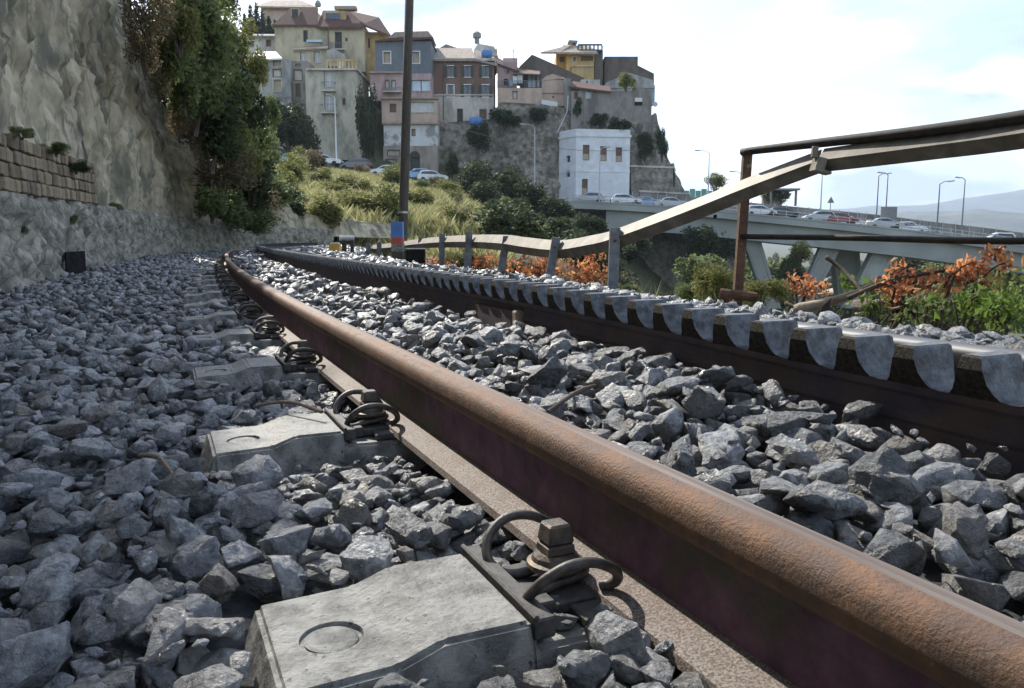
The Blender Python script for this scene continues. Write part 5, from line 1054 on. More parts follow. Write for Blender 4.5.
# ------------------------------------------------------------------ rock under the town
def crag():
    us = np.arange(426, 684, 1.6); n = 60; pts = []
    top = lambda u: float(np.interp(u, [426, 437, 490, 500, 540, 566, 580, 640, 656, 662, 668, 676, 684], [124, 123, 119, 102, 104, 108, 118, 122, 112, 138, 160, 172, 190]))
    for j in range(n):
        t = j / (n - 1)
        for u in us:
            u = float(u); vt = top(u); v = vt + (214 - vt) * t; Y = 123.4 - 2.2 * t + 14 * max(0, (u - 655) / 30) ** 1.6
            p = P(u, v, Y); q = Vector((p.x * .3, p.z * .3, 7)); d = .9 * fbm(q, 6, .8) + .35 * mn.ridged_multi_fractal(q * 1.6, .9, 2.1, 5, 1, 2) - .4
            pts.append(p + Vector((.25 * fbm(q * 2 + Vector((9, 0, 0)), 3) * (1 if u > 650 else .3), -d * (1 if j else .2), 0)))
    for u in us: p = P(float(u), 216, 121); pts.append(Vector((p.x, p.y - 1, p.z - 8)))
    o = grid_mesh('crag', pts, len(us), n + 1, M['crag']); o['kind'] = 'structure'
    o.data.polygons.foreach_set('use_smooth', [True] * len(o.data.polygons))
    m = MB(); pts = []
    # the drop and buttress under the road, left of the bridge piers
    us = np.arange(560, 742, 2.0); n = 34
    for j in range(n):
        t = j / (n - 1)
        for u in us:
            u = float(u); vt = float(np.interp(u, [560, 600, 650, 700, 742], [206, 209, 214, 222, 236])); v = vt + (300 - vt) * t; Y = 114 - 4 * t + 10 * max(0, (u - 700) / 42) ** 2; p = P(u, v, Y); q = Vector((p.x * .25, p.z * .25, 3))
            pts.append(p + Vector((0, -1.2 * fbm(q, 6, .8) - .5 * mn.noise(q * 4), 0)))
    o = grid_mesh('crag', pts, len(us), n, M['crag'], smooth=True); o['kind'] = 'structure'
crag()

# ------------------------------------------------------------------ vehicles
def car_meshes(kind):
    if kind == 'hatch': prof = [(-1.95, .35), (-1.98, .62), (-1.9, .86), (-1.72, .98), (-1.55, 1.30), (-1.30, 1.44), (-.2, 1.47), (.25, 1.40), (1.0, .98), (1.75, .84), (1.98, .62), (1.98, .35)]; wb = 1.22; cab = [(-1.48, 1.02), (-1.36, 1.30), (-.2, 1.37), (.22, 1.31), (.78, 1.01)]
    elif kind == 'sedan': prof = [(-2.15, .35), (-2.2, .66), (-2.1, .92), (-1.45, .98), (-.95, 1.33), (-.6, 1.42), (.1, 1.43), (.4, 1.36), (1.1, .97), (1.95, .83), (2.2, .62), (2.2, .35)]; wb = 1.35; cab = [(-1.25, 1.01), (-.85, 1.30), (.1, 1.34), (.36, 1.28), (.88, 1.0)]
    else: prof = [(-2.1, .42), (-2.15, .8), (-2.08, 1.05), (-1.95, 1.45), (-1.75, 1.68), (-.1, 1.72), (.3, 1.62), (.95, 1.16), (1.85, 1.02), (2.15, .8), (2.15, .42)]; wb = 1.32; cab = [(-1.82, 1.14), (-1.68, 1.54), (-.1, 1.60), (.26, 1.52), (.74, 1.17)]
    out = {}; w = .86; bm = bmesh.new(); rings = []
    ys = [-w, -w * .97, w * .97, w]
    def ring(y, inset, shr):
        r = []
        for x, z in prof:
            k = 0 if z < .99 else (z - .98) / .5; yy = y * (1 - .17 * k) ; r.append(bm.verts.new((x * (1 - shr), yy, z - (z - .4) * shr)))
        return r
    rings = [ring(-w, 0, .02), ring(-w * .93, 0, 0), ring(w * .93, 0, 0), ring(w, 0, .02)]
    for a, b in zip(rings, rings[1:]):
        for i in range(len(prof)): bm.faces.new((a[i], a[(i+1) % len(prof)], b[(i+1) % len(prof)], b[i]))
    bm.faces.new(rings[0]); bm.faces.new(rings[-1][::-1]); bmesh.ops.recalc_face_normals(bm, faces=bm.faces); me = D.meshes.new('body'); bm.to_mesh(me); bm.free(); out['body'] = me
    for sgn in (-1, 1):
        mb = MB(); a = []
        for x, z in cab:
            k = 0 if z < .99 else (z - .98) / .5; a.append((x, sgn * (w * (1 - .17 * k) + .004), z))
        b = [(x, y + sgn * .012, z) for x, y, z in a]; mb.prism(a, b); out['side_window' + str(sgn)] = mb.mesh('side_window')
    q = [p for p in prof if p[1] > .95]; f0, f1 = (prof[-5], prof[-4]) if kind != 'suv' else (prof[-5], prof[-4])
    r0, r1 = (prof[3], prof[4])
    def screen(p0, p1, nx):
        p0, p1 = Vector((p0[0], 0, p0[1])), Vector((p1[0], 0, p1[1])); a = p0.lerp(p1, .1); b = p0.lerp(p1, .9); n = Vector((-(b - a).z, 0, (b - a).x)).normalized() * .015; n = n if n.x * nx > 0 else -n
        ya = .70; m_ = MB(); m_.prism([a + Vector((0, -ya, 0)), a + Vector((0, ya, 0)), b + Vector((0, ya * .9, 0)), b + Vector((0, -ya * .9, 0))], [v + n for v in (a + Vector((0, -ya, 0)), a + Vector((0, ya, 0)), b + Vector((0, ya * .9, 0)), b + Vector((0, -ya * .9, 0)))]); return m_.mesh('screen')
    out['windscreen'] = screen(f0, f1, 1); out['rear_window'] = screen(r0, r1, -1)
    R_ = Matrix.Rotation(math.pi / 2, 3, 'X')
    out['tyre'] = MB().lathe([(.20, -.1), (.31, -.1), (.33, -.06), (.33, .06), (.31, .1), (.20, .1)], (0, 0, 0), 14, rot=R_).mesh('tyre'); out['rim'] = MB().lathe([(.0, -.085), (.2, -.09), (.2, .09), (.0, .085)], (0, 0, 0), 10, rot=R_).mesh('rim')
    L = prof[-1][0]; out['headlight'] = MB().box((0, 0, 0), (.12, .34, .14)).mesh('headlight', bevel=.03); out['tail_light'] = MB().box((0, 0, 0), (.10, .22, .22)).mesh('tail_light', bevel=.03); out['bumper'] = MB().box((0, 0, 0), (.14, 1.6, .16)).mesh('bumper', bevel=.04)
    return out, wb, L
CARS = {k: car_meshes(k) for k in ('hatch', 'sedan', 'suv')}
def car(kind, color, pos, yaw, label, group):
    ms, wb, L = CARS[kind]; t = thing(color.replace('car_', '') + '_car', label, 'car', pos, group); t.rotation_euler = (0, 0, yaw)
    bo = link('body', ms['body'].copy(), M[color], t); z = .62 if kind != 'suv' else .78
    for n in ('side_window-1', 'side_window1', 'windscreen', 'rear_window'): link(n.strip('-1'), ms[n], M['glass'], t)
    for sx in (-wb, wb):
        for sy in (-.76, .76): o = link('wheel', ms['tyre'], M['tyre'], t); o.location = (sx, sy, .33); link('rim', ms['rim'], M['rim'], o)
    for sy in (-.62, .62):
        o = link('headlight', ms['headlight'], M['clearlamp'], t); o.location = (L - .05, sy, z + .03); o = link('tail_light', ms['tail_light'], M['redlamp'], t); o.location = (-L + .03, sy * 1.05, z + .12)
    for sx in (-1, 1): o = link('bumper', ms['bumper'], M['black'], t); o.location = (sx * (L - .02), 0, .42)
    return t

# ------------------------------------------------------------------ viaduct
def viaduct():
    ctrl = [(556, 202, 103), (600, 203.5, 102.5), (660, 207, 102), (749, 215, 101), (850, 225, 99.5), (930, 234, 98), (1024, 247, 96), (1150, 268, 92), (1350, 312, 84)]
    path = spline([P(*c) for c in ctrl], 8); n = len(path)
    def frame(i):
        t = path[min(i + 1, n - 1)] - path[max(i - 1, 0)]; t.z = 0; t.normalize(); return t, Vector((-t.y, t.x, 0))
    b = path[0]; T_ = thing('viaduct', 'long pale concrete road viaduct descending to the right on slanted legs', 'bridge', b)
    def strip(prof, m, name, i0=0, i1=None, parent=None):
        i1 = i1 or n; vs = []; fs = []; k = len(prof)
        for i in range(i0, i1):
            t, nr = frame(i)
            for (a, z) in prof: vs.append(path[i] + nr * a + Vector((0, 0, z)))
        m_ = i1 - i0
        for i in range(m_ - 1):
            for q in range(k): fs.append((i * k + q, i * k + (q + 1) % k, (i + 1) * k + (q + 1) % k, (i + 1) * k + q))
        fs += [tuple(range(k)), tuple(range((m_ - 1) * k, m_ * k))]; mb = MB(); mb.add(vs, fs); return mb.build(name, M[m], parent or T_)
    Wd = 16
    strip([(0, 0), (Wd, 0), (Wd, -.75), (0, -.75)], 'bridgeconc', 'deck'); strip([(.4, .004), (Wd - .4, .004), (Wd - .4, .02), (.4, .02)], 'asphalt', 'road')
    strip([(-.06, .02), (.35, .02), (.35, .22), (-.06, .22)], 'bridgeconc', 'kerb')
    i0 = 9
    strip([(.9, -.752), (3.2, -.752), (3.2, -3.1), (.9, -3.1)], 'bridgeconc', 'girder', i0); strip([(Wd - 4, -.752), (Wd - 1.7, -.752), (Wd - 1.7, -3.1), (Wd - 4, -3.1)], 'bridgeconc', 'girder', i0)
    for off, hh, nm in ((.25, .95, 'guardrail'), (7.3, .85, 'guardrail'), (Wd - .3, 1.0, 'guardrail')):
        mb = MB()
        for i in range(n - 1):
            t, nr = frame(i); p = path[i] + nr * off; q = path[i + 1] + frame(i + 1)[1] * off
            for z, h_ in ((hh - .05, .09), (hh * .55, .06)): mb.beam(p + Vector((0, 0, z)), q + Vector((0, 0, z)), .06, h_)
            L = (q - p).length; m_ = max(1, int(L / 2.2))
            for k in range(m_): r_ = p.lerp(q, k / m_); mb.box(r_ + Vector((0, .05, hh / 2 + .1)), (.06, .06, hh))
        mb.build(nm, M['galv'], T_)['kind'] = 'stuff'
    # tall screen fence along the far side
    mb = MB(); mp = MB()
    for i in range(14, n - 1):
        t, nr = frame(i); p = path[i] + nr * (Wd + .2); q = path[i + 1] + frame(i + 1)[1] * (Wd + .2); mp.beam(p + Vector((0, 0, 1.3)), q + Vector((0, 0, 1.3)), .06, 2.4)
        L = (q - p).length; m_ = max(1, int(L / 2.0))
        for k in range(m_): r_ = p.lerp(q, k / m_); mb.box(r_ + Vector((0, -.09, 1.3)), (.1, .1, 2.7))
    mp.build('screen_panel', M['p_ruin'], T_); mb.build('screen_post', M['galv'], T_)['kind'] = 'stuff'
    def leg(u0, v0, Y0, w0, u1, v1, Y1, w1, th=1.0):
        a = P(u0, v0, Y0); c = P(u1, v1, Y1); k = px(Y0); mb = MB(); d = Vector((0, th, 0)); dv = (c - a) * .35; c2 = c + dv
        A_ = [a + Vector((-w0 * k / 2, 0, 0)), a + Vector((w0 * k / 2, 0, 0))]; C_ = [c2 + Vector((-w1 * k / 2, 0, 0)), c2 + Vector((w1 * k / 2, 0, 0))]
        mb.prism([A_[0], A_[1], A_[1] + d, A_[0] + d], [C_[0], C_[1], C_[1] + d, C_[0] + d]); mb.build('leg', M['bridgeconc'], T_)
        for o_ in (-.36, .36): mb = MB(); e = Vector((o_ * (w0 + w1) / 2 * k, -.03, 0)); mb.beam(a + e + Vector((0, 0, -.05)), c2 + e, .22, .12, up=(0, 1, 0)); mb.build('leg_rib', M['bridgeconc'], T_)
    leg(751, 236, 103.2, 17, 768, 290, 103.2, 15); leg(834, 241, 101.8, 21, 811, 290, 101.8, 14); leg(846, 242, 106.5, 26, 850, 290, 106.5, 24, 1.6); leg(889, 245, 101.2, 24, 864, 292, 101.2, 20, 1.4)
    # cars
    def on(u, off):
        best = min(range(n), key=lambda i: abs(512 + F * (path[i] + frame(i)[1] * off).x / (path[i] + frame(i)[1] * off).y - u)); ii = best
        uu = lambda i: 512 + F * (path[i] + frame(i)[1] * off).x / (path[i] + frame(i)[1] * off).y
        j = best if uu(best) <= u else best - 1; j = max(0, min(n - 2, j)); a = path[j] + frame(j)[1] * off; c = path[j + 1] + frame(j + 1)[1] * off
        f_ = (u - uu(j)) / (uu(j + 1) - uu(j)); t = (c - a); return a.lerp(c, f_) + Vector((0, 0, .02)), math.atan2(t.y, t.x)
    for u, off, k, c, fl, l in [(588, 2.4, 'hatch', 'car_silver', 1, 'silver hatchback on the viaduct in front of the white building, left one'), (624, 2.4, 'hatch', 'car_white', 0, 'white hatchback on the viaduct in front of the white building, right one'), (646, 5.6, 'hatch', 'car_blue', 0, 'pale blue hatchback partly hidden on the viaduct right of the white building'), (669, 2.4, 'sedan', 'car_silver', 0, 'silver sedan on the viaduct near the low grey wall'), (690, 5.6, 'hatch', 'car_grey', 0, 'dark grey hatchback on the viaduct above the guard beam'),
                                (701, 2.4, 'hatch', 'car_silver', 1, 'silver hatchback on the viaduct just left of the climbing guard beam'), (757, 2.4, 'hatch', 'car_white', 0, 'white hatchback on the viaduct just right of the rusty upright'), (780, 2.4, 'hatch', 'car_dark', 0, 'dark hatchback on the viaduct under the beam splice'), (815, 2.4, 'hatch', 'car_silver', 1, 'small silver car on the viaduct in front of the red car'), (837, 2.4, 'hatch', 'car_red', 0, 'dark red car on the viaduct'),
                                (880, 2.4, 'sedan', 'car_silver', 0, 'silver grey sedan on the near lane below the white off roader'), (905, 9.5, 'suv', 'car_white', 0, 'white off roader on the far lane in the middle of the viaduct'), (992, 9.5, 'suv', 'car_white', 1, 'white off roader on the far lane near the right edge'), (1030, 9.5, 'sedan', 'car_white', 1, 'white car cut by the right edge of the picture'), (845, 12.2, 'suv', 'car_white', 0, 'white van like car behind the middle barrier above the red car')]:
        p, y = on(u, off); car(k, c, p, y + (math.pi if fl else 0), l, 'cars on the viaduct')
    # street lamps
    def lamp(name, pb, h, arms, l, m='darklamp', group='street lamps'):
        t = thing(name, l, 'street lamp', pb, group); mb = MB(); mb.tube([pb - Vector((0, 0, .3)), pb + Vector((0, 0, h * .5)), pb + Vector((0, 0, h))], [.11, .09, .06], 8); mb.build('post', M[m], t)
        for dx in arms:
            mb = MB(); q = pb + Vector((0, 0, h)); e = q + Vector((dx, -.2, .35)); mb.tube([q, q.lerp(e, .5) + Vector((0, 0, .12)), e], .05, 6); mb.build('arm', M[m], t)
            mb = MB(); mb.box(e + Vector((dx * .25, 0, -.02)), (.75, .3, .16), Matrix.Rotation(-.15 if dx > 0 else .15, 3, 'Y')); mb.build('lamp_head', M['galv'], t, bevel=.04)
    for u, off, vt, arms, l, m in [(598, .6, 150, (.7,), 'tall thin street lamp standing in front of the white building', 'lamp'), (705, 13, 153, (-1.4,), 'street lamp with an arm to the left at the left end of the viaduct', 'lamp'), (737, 14, 174, (-1.1,), 'smaller street lamp just left of the rusty upright', 'lamp'), (816.5, 14, 170, (), 'thin pole rising behind the beam splice', 'lamp'), (872, 14.2, 176, (1.0,), 'left one of the two close street lamps in the middle of the viaduct', 'darklamp'),
                              (881, 15.5, 175, (-1.0,), 'right one of the two close street lamps in the middle of the viaduct', 'darklamp'), (932.5, .8, 184, (1.0,), 'street lamp on the near edge of the viaduct with its head to the right', 'darklamp'), (957, 14, 180, (-.9,), 'street lamp on the far edge of the viaduct with its head to the left', 'darklamp')]:
        p, y = on(u, off); top = P(u, vt, p.y); lamp('street_lamp', p, top.z - p.z, arms, l, m)
    p = P(337, 176, 104); lamp('street_lamp', p, P(337, 98, 104).z - p.z, (-.5,), 'white street lamp post in front of the tan house', 'whitepaint')
    p = P(534.5, 204, 112); lamp('street_lamp', p, P(534.5, 127, 112).z - p.z, (-1.3,), 'pale street lamp post in front of the dark rock', 'lamp'); p = P(572, 236, 100); lamp('street_lamp', p, P(572, 222, 100).z - p.z, (-.4, .4), 'short twin headed lamp in the valley behind the leaning post', 'lamp')
    # sign board, road sign, shed
    p, y = on(884, 12.8); t = thing('sign_board', 'grey board on posts above a white and red box on the viaduct', 'sign', p); mb = MB(); mb.box(p + Vector((0, 0, 2.6)), (2.2, .15, 1.9)); mb.build('board', M['darklamp'], t); mb = MB(); mb.box(p + Vector((-.8, .1, 1)), (.12, .1, 2)); mb.box(p + Vector((.8, .1, 1)), (.12, .1, 2)); mb.build('posts', M['galv'], t)
    p, y = on(876, 11.2); t = thing('kiosk', 'low white box with a red end beside the sign board on the viaduct', 'box', p); mb = MB(); mb.box(p + Vector((0, 0, .75)), (3.2, 1.5, 1.5)); mb.build('body', M['signwhite'], t); mb = MB(); mb.box(p + Vector((-.6, -.76, .7)), (1.1, .06, 1.2)); mb.build('red_panel', M['red'], t)
    p, y = on(826, 14.6); t = thing('road_sign', 'triangular road sign seen from behind on the far side of the viaduct', 'sign', p); mb = MB(); mb.tube([p, p + Vector((0, 0, 4.2))], .05, 6); mb.build('post', M['darklamp'], t); mb = MB(); q = [p + Vector((x, -.08, z)) for x, z in ((-.5, 3.4), (.5, 3.4), (0, 4.3))]; mb.prism(q, [v + Vector((0, .05, 0)) for v in q]); mb.build('panel', M['darklamp'], t)
    p = P(783, 206, 130); t = thing('shed', 'open flat roofed shed among bushes behind the viaduct', 'shed', p); mb = MB(); mb.box(p + Vector((0, 1, 2.6)), (4.6, 4, .3)); mb.build('roof', M['darklamp'], t)
    for dx in (-2.0, 2.0): mb = MB(); mb.box(p + Vector((dx, 0, 1.2)), (.3, .3, 2.4)); mb.build('post', M['darklamp'], t)
    mb = MB(); mb.box(p + Vector((-1.2, 2, 1.2)), (3, 1.2, 2.4)); mb.build('back_wall', M['p_ruin'], t)
    # teal fence and parked things at far left of the bridge
    a, b2 = P(672, 197, 138), P(742, 197.5, 138); t = thing('teal_fence', 'teal green site fence behind the left end of the viaduct', 'fence', a); nn = 12
    for i in range(nn):
        q0 = a.lerp(b2, i / nn); q1 = a.lerp(b2, (i + .94) / nn); mb = MB(); mb.prism([q0 - Vector((0, 0, 1.2)), q1 - Vector((0, 0, 1.2)), q1 + Vector((0, 0, 1.1 + .3 * (i % 2))), q0 + Vector((0, 0, 1.1 + .3 * (i % 2)))], [v + Vector((0, .08, 0)) for v in (q0 - Vector((0, 0, 1.2)), q1 - Vector((0, 0, 1.2)), q1 + Vector((0, 0, 1.1 + .3 * (i % 2))), q0 + Vector((0, 0, 1.1 + .3 * (i % 2))))]); mb.build('panel', M['teal'], t)
viaduct()
# parked cars along the road under the town
for u, v, k, c, fl, l in [(297, 167, 'hatch', 'car_blue', 0, 'blue car parked under the dark tree at the left of the road'), (325, 168, 'sedan', 'car_white', 0, 'white car parked beside the white lamp post'), (356, 172, 'hatch', 'car_grey', 1, 'dark grey hatchback parked right of the white lamp post'), (385, 178.5, 'hatch', 'car_white', 1, 'white hatchback parked left of the tall pole'), (416, 182, 'hatch', 'car_blue', 1, 'pale blue hatchback parked right of the tall pole'), (432, 184, 'hatch', 'car_white', 0, 'white hatchback parked at the right end of the row')]:
    p = P(u, v - 1.5, 103); car(k, c, p, (math.pi if fl else 0) + random.uniform(-.25, .25), l, 'cars parked under the town')
p = P(467, 177, 118); t = thing('wall_sign', 'small white square sign on the dark rock wall', 'sign', p); mb = MB(); mb.box(p + Vector((0, 0, .4)), (.9, .08, .9)); mb.build('panel', M['signwhite'], t); mb = MB(); mb.tube([p + Vector((0, .1, -2)), p + Vector((0, .1, .7))], .06, 6); mb.build('post', M['galv'], t)
a, b_ = P(437, 121, 110), P(640, 150, 112); mid = (a + b_) / 2 + Vector((0, 0, -1.4)); mb = MB(); mb.tube(spline([a, a.lerp(mid, .5) + Vector((0, 0, -.35)), mid, mid.lerp(b_, .5) + Vector((0, 0, -.35)), b_], 5), .035, 5); mb.single('power_cable', M['darklamp'], 'thin cable sagging across the dark rock under the brown red house', 'cable', a)

# ------------------------------------------------------------------ vegetation in the distance
def far_plants():
    for i, (u, v, Y, w, h, k, l) in enumerate([  # bushes on the road edge and slope; v is the base
        (290, 150, 107, 62, 46, 'dark0', 'big dark tree before the tan house at the left of the road'), (308, 160, 106, 40, 40, 'dark1', 'dark bush right of the big dark tree'), (368, 165, 110, 26, 74, 'dark2', 'ivy clad dark bush between the tan and slate houses'), (268, 165, 70, 40, 30, 'mid0', 'green bush at the top left of the grass slope'),
        (282, 205, 45, 40, 36, 'yel0', 'sunlit yellow green bush at the left of the grass slope'), (300, 172, 80, 40, 26, 'yel1', 'sunlit bush at the top left of the slope'), (318, 172, 92, 24, 16, 'dark0', 'dark round bush at the edge of the slope under the white car'), (452, 176, 112, 22, 20, 'dark1', 'dark bush at the foot of the slate house'),
        (470, 205, 95, 50, 40, 'dark0', 'dark bush left in the scrub under the rock'), (500, 208, 96, 50, 36, 'dark1', 'dark bush in the scrub under the rock'), (530, 214, 94, 54, 32, 'dark2', 'dark bush beside the pale street lamp'), (560, 226, 90, 50, 26, 'dark0', 'dark bush under the left end of the viaduct'), (590, 240, 84, 46, 24, 'dark1', 'dark bush below the viaduct abutment'), (505, 240, 60, 64, 34, 'dark2', 'large dark bush low in the valley'), (545, 252, 50, 66, 34, 'dark0', 'large dark bush behind the leaning beam posts'),
        (478, 240, 60, 30, 30, 'yel2', 'pale yellow green bush at the end of the grass slope'), (492, 236, 62, 26, 28, 'yel0', 'pale bush among dark scrub'), (585, 262, 55, 60, 30, 'dark1', 'dark bush behind the upright beam post'), (630, 262, 75, 50, 26, 'dark2', 'dark bush on the valley side below the viaduct'), (456, 226, 68, 40, 26, 'mid1', 'green bush right of the tall pole'),
        (700, 262, 100, 44, 34, 'dark0', 'dark bush at the foot of the rock left of the rusty upright'), (722, 262, 104, 40, 40, 'dark1', 'dark bush under the viaduct near the rusty upright'), (794, 282, 104, 30, 30, 'mid0', 'sunlit green tree between the slanted legs'), (790, 292, 95, 34, 24, 'dark2', 'dark green tree between the slanted legs'), (800, 262, 98, 34, 22, 'yel1', 'yellow green tree left of the middle legs'), (700, 292, 60, 80, 40, 'mid2', 'green bush low left of the rusty upright'),
        (900, 285, 130, 60, 30, 'dark1', 'dark tree right of the last slanted leg'), (940, 290, 150, 70, 34, 'mid0', 'green tree under the right half of the viaduct'), (985, 290, 140, 70, 36, 'dark2', 'dark tree under the viaduct near the right edge'), (1020, 296, 120, 70, 40, 'dark0', 'dark tree at the right edge under the viaduct'),
        (626, 90, 122.6, 24, 17, 'yel2', 'light green bush growing on the stone house'), (662, 160, 121, 14, 30, 'dark2', 'dark ivy on the right end of the rock'), (669, 186, 123, 14, 20, 'dark1', 'dark shrub at the right foot of the rock'), (600, 128, 120.5, 22, 14, 'dark0', 'dark shrub on the rock under the stone house'), (620, 134, 120.4, 30, 14, 'dark1', 'low dark shrub on the rock above the white building'), (505, 128, 121, 36, 18, 'dark2', 'dark shrub on the rock under the pink terraces'), (535, 122, 121.4, 28, 12, 'dark0', 'dark shrub on the rock under the pink block'), (645, 160, 120, 20, 24, 'dark0', 'dark ivy on the rock right of the white building'), (577, 116, 121.5, 12, 16, 'dark1', 'dark climber by the stone house drainpipe'), (478, 150, 119.4, 30, 24, 'dark1', 'dark growth on the rock wall'),
        (715, 190, 134, 26, 16, 'yel0', 'yellowish tree behind the left end of the viaduct'), (775, 203, 132, 34, 14, 'mid0', 'green bushes by the open shed'), (740, 200, 150, 24, 10, 'mid1', 'small green bush behind the viaduct')]):
        bush(k, 'bush', l, 'bush', P(u, v, Y), w * Y / F * .95, h * Y / F)
    for i, (u, h) in enumerate([(246, 36), (252, 44), (258, 46), (264, 40), (270, 34), (276, 30)]):
        Y = 146 + i % 3; b = P(u, 52, Y); tree_mesh('cypress_tree', 'dark conifer in the row behind the low white house', 'tree', b, h * Y / F, h * .32 * Y / F, 'leaf_dark', 1300, .5, 400 + i, 'conifers at the top left', conical=True)
    r = random.Random(5)
    k = 0
    for i in range(170):                         # trees and scrub in the valley far away
        Y = r.choice([170, 210, 260, 330, 420, 560, 750]); u = r.uniform(735, 1060); x = (u - 512) / F * Y; z = gh(x, Y); w = r.uniform(7, 15)
        bush(r.choice(['dark0', 'dark1', 'mid0', 'mid1', 'dark2', 'yel1']), 'valley_tree', 'distant tree in the valley beyond the viaduct', 'tree', (x, Y, z - .3), w, w * r.uniform(.6, .9), 'distant valley trees')
    for i in range(30):
        Y = r.choice([240, 300, 380, 480, 650, 900]); u = r.uniform(800, 1050); x = (u - 512) / F * Y; z = gh(x, Y); w = r.uniform(7, 13); hh = r.uniform(3.5, 7); b = Vector((x, Y, z)); t = thing('distant_house', 'distant pale house in the valley beyond the viaduct', 'house', b, 'distant valley houses')
        mb = MB(); mb.box(b + Vector((0, 0, hh / 2 - .5)), (w, 8, hh + 1)); mb.build('wall', M['p_cream'], t); mb = MB(); q = [(-w / 2 - .4, hh), (w / 2 + .4, hh), (0, hh + 1.8)]; mb.prism([b + Vector((a, -4.5, c)) for a, c in q], [b + Vector((a, 4.5, c)) for a, c in q]); mb.build('roof', M['roofold'], t)
        for q in range(3): mb = MB(); mb.box(b + Vector((w * (q - 1) * .28, -4.03, hh * .55)), (1, .1, 1.3)); mb.build('window', M['glass'], t)
far_plants()

def tall_grass():
    n = 27000; r = rng; u = r.uniform(268, 500, n * 2); Y = 24 + 78 * r.random(n * 2) ** .8; x = (u - 512) / F * Y; z = ground_h(x, Y); keep = ((u < 330 + (Y < 100) * 170) & (u > 268 + np.maximum(0, 35 - Y) * 3))
    s_, d_ = track_sd(x, Y); keep &= (d_ > 3.2) | (d_ < -2.6) | (Y > 32)
    x, Y, z = x[keep][:n], Y[keep][:n], z[keep][:n]; m = len(x); V = []; nb = 7
    px_ = np.repeat(x, nb) + r.normal(0, .28, m * nb); py_ = np.repeat(Y, nb) + r.normal(0, .28, m * nb); pz_ = np.repeat(z, nb) - .12
    h = np.repeat(r.uniform(.3, .85, m), nb) * r.uniform(.5, 1.1, m * nb); lean = r.normal(0, .45, (m * nb, 2)); a = r.uniform(0, np.pi, m * nb); w = .045 * (1 + Y.mean() / 60)
    w = np.repeat(.006 + Y * .0006, nb)
    b0 = np.stack([px_ - np.cos(a) * w, py_ - np.sin(a) * w, pz_], 1); b1 = np.stack([px_ + np.cos(a) * w, py_ + np.sin(a) * w, pz_], 1); t_ = np.stack([px_ + lean[:, 0] * h, py_ + lean[:, 1] * h, pz_ + h], 1); mid = (b0 + b1) / 2 * .45 + t_ * .55; md = np.stack([np.cos(a) * w * .8, np.sin(a) * w * .8, w * 0 + .1 * h], 1)
    V = np.stack([b0, b1, mid + md, mid - md + np.array([0, 0, .0]), t_], 1).reshape(-1, 3); i = np.arange(m * nb)[:, None] * 5; T = np.concatenate([np.concatenate([i, i + 1, i + 2], 1), np.concatenate([i, i + 2, i + 3], 1), np.concatenate([i + 3, i + 2, i + 4], 1)])
    o = link('tall_grass', np_mesh('tall_grass', V, T), M['grass']); tag(o, 'dry yellow green tall grass covering the slope below the road', 'grass', None, 'stuff')
tall_grass()
def valley_grass():                      # rough grass on the bank falling away to the right
    r = np.random.default_rng(3); m = 9000; Y = 3 + 55 * r.random(m) ** 1.3; t = r.uniform(.05, 1.0, m); x = t * Y; s_, d_ = track_sd(x, Y); k = d_ > 2.9; x, Y = x[k], Y[k]; z = ground_h(x, Y); nb = 5; m = len(x)
    px_ = np.repeat(x, nb) + r.normal(0, .16, m * nb); py_ = np.repeat(Y, nb) + r.normal(0, .16, m * nb); pz_ = np.repeat(z, nb) - .1; h = r.uniform(.12, .45, m * nb); a = r.uniform(0, np.pi, m * nb); w = np.repeat(.006 + Y * .0006, nb); ln = r.normal(0, .5, (m * nb, 2))
    b0 = np.stack([px_ - np.cos(a) * w, py_ - np.sin(a) * w, pz_], 1); b1 = np.stack([px_ + np.cos(a) * w, py_ + np.sin(a) * w, pz_], 1); tp = np.stack([px_ + ln[:, 0] * h, py_ + ln[:, 1] * h, pz_ + h], 1)
    V = np.stack([b0, b1, tp], 1).reshape(-1, 3); o = link('bank_grass', np_mesh('bank_grass', V, np.arange(len(V)).reshape(-1, 3)), M['leaf_yel']); tag(o, 'low rough grass on the bank beyond the guard beam', 'grass', None, 'stuff')
valley_grass()
r_ = random.Random(9)
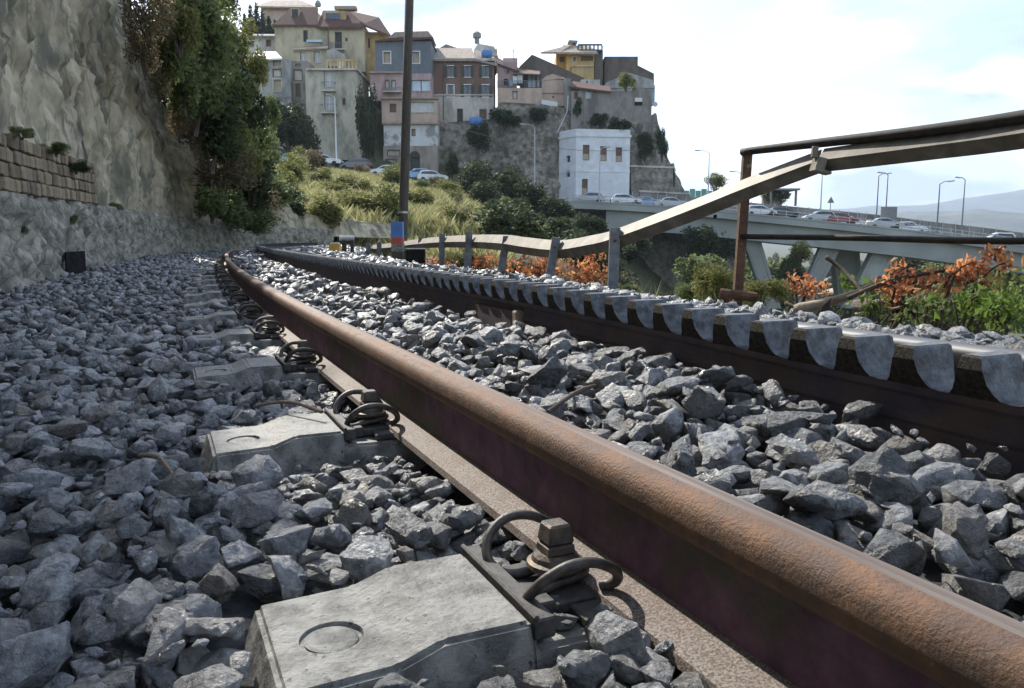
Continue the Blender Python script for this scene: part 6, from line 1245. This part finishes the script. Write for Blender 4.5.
for i, s_ in enumerate((22.5, 23.6, 24.8, 26, 27.4, 28.8, 30.2)):
    p = TP(s_, -2.3 - .5 * (i % 2), float(CLIFF_H(s_)) * .6); bush(['mid0', 'dark1', 'mid2', 'yel0', 'mid1', 'dark2', 'yel1'][i], 'bank_bush', 'leafy bush on the low bank round the outside of the bend', 'bush', p, 1.9, 1.3, 'bushes on the bank of the bend')
for i in range(28):
    Y = r_.uniform(34, 96); u = r_.uniform(285, 475); x = (u - 512) / F * Y; w = r_.uniform(1.5, 3.6); k = r_.choice(['yel0', 'yel1', 'yel2', 'mid1', 'dry0', 'dry2'])
    l = {'yel': 'yellow green low bush on the grass slope below the road', 'mid': 'green low bush on the grass slope below the road', 'dry': 'brown dry low bush on the grass slope below the road'}[k[:3]]
    bush(k, 'slope_bush', l, 'bush', (x, Y, gh(x, Y) - .15), w, w * r_.uniform(.45, .8), k[:3] + ' bushes on the grass slope')

for i in range(190):
    Y = r_.uniform(36, 112); u = r_.uniform(462, 720); x = (u - 512) / F * Y; w = r_.uniform(2.2, 4.6); k = r_.choice(['dark0', 'dark1', 'dark2', 'dry0', 'dry1', 'mid2', 'dark0', 'mid0'])
    if u > 556 and Y > 88: continue
    if u < 500 and Y < 85 - (u - 455) * .6: continue
    l = {'dark': 'dark green scrub bush on the valley side under the rock', 'mid': 'mid green scrub bush on the valley side under the rock', 'dry': 'brown dry scrub bush on the valley side under the rock'}[k[:-1]]
    bush(k, 'scrub_bush', l, 'bush', (x, Y, gh(x, Y) - .2), w, w * r_.uniform(.4, .75), k[:-1] + ' scrub under the rock')

# ------------------------------------------------------------------ air
def haze():
    mb = MB(); mb.box2((-9500, -300, -70), (9500, 9600, 520)); o = link('haze', mb.mesh('haze')); o['kind'] = 'stuff'; o['label'] = 'pale haze over the valley and the far hills'; o['category'] = 'haze'
    m = D.materials.new('haze'); m.use_nodes = True; nt = m.node_tree; nt.nodes.remove(nt.nodes['Principled BSDF']); v = nt.nodes.new('ShaderNodeVolumePrincipled'); v.inputs['Color'].default_value = (.66, .80, 1, 1); v.inputs['Density'].default_value = .00013; v.inputs['Anisotropy'].default_value = .3
    nt.links.new(v.outputs[0], nt.nodes['Material Output'].inputs['Volume']); o.data.materials.clear(); o.data.materials.append(m)
haze()
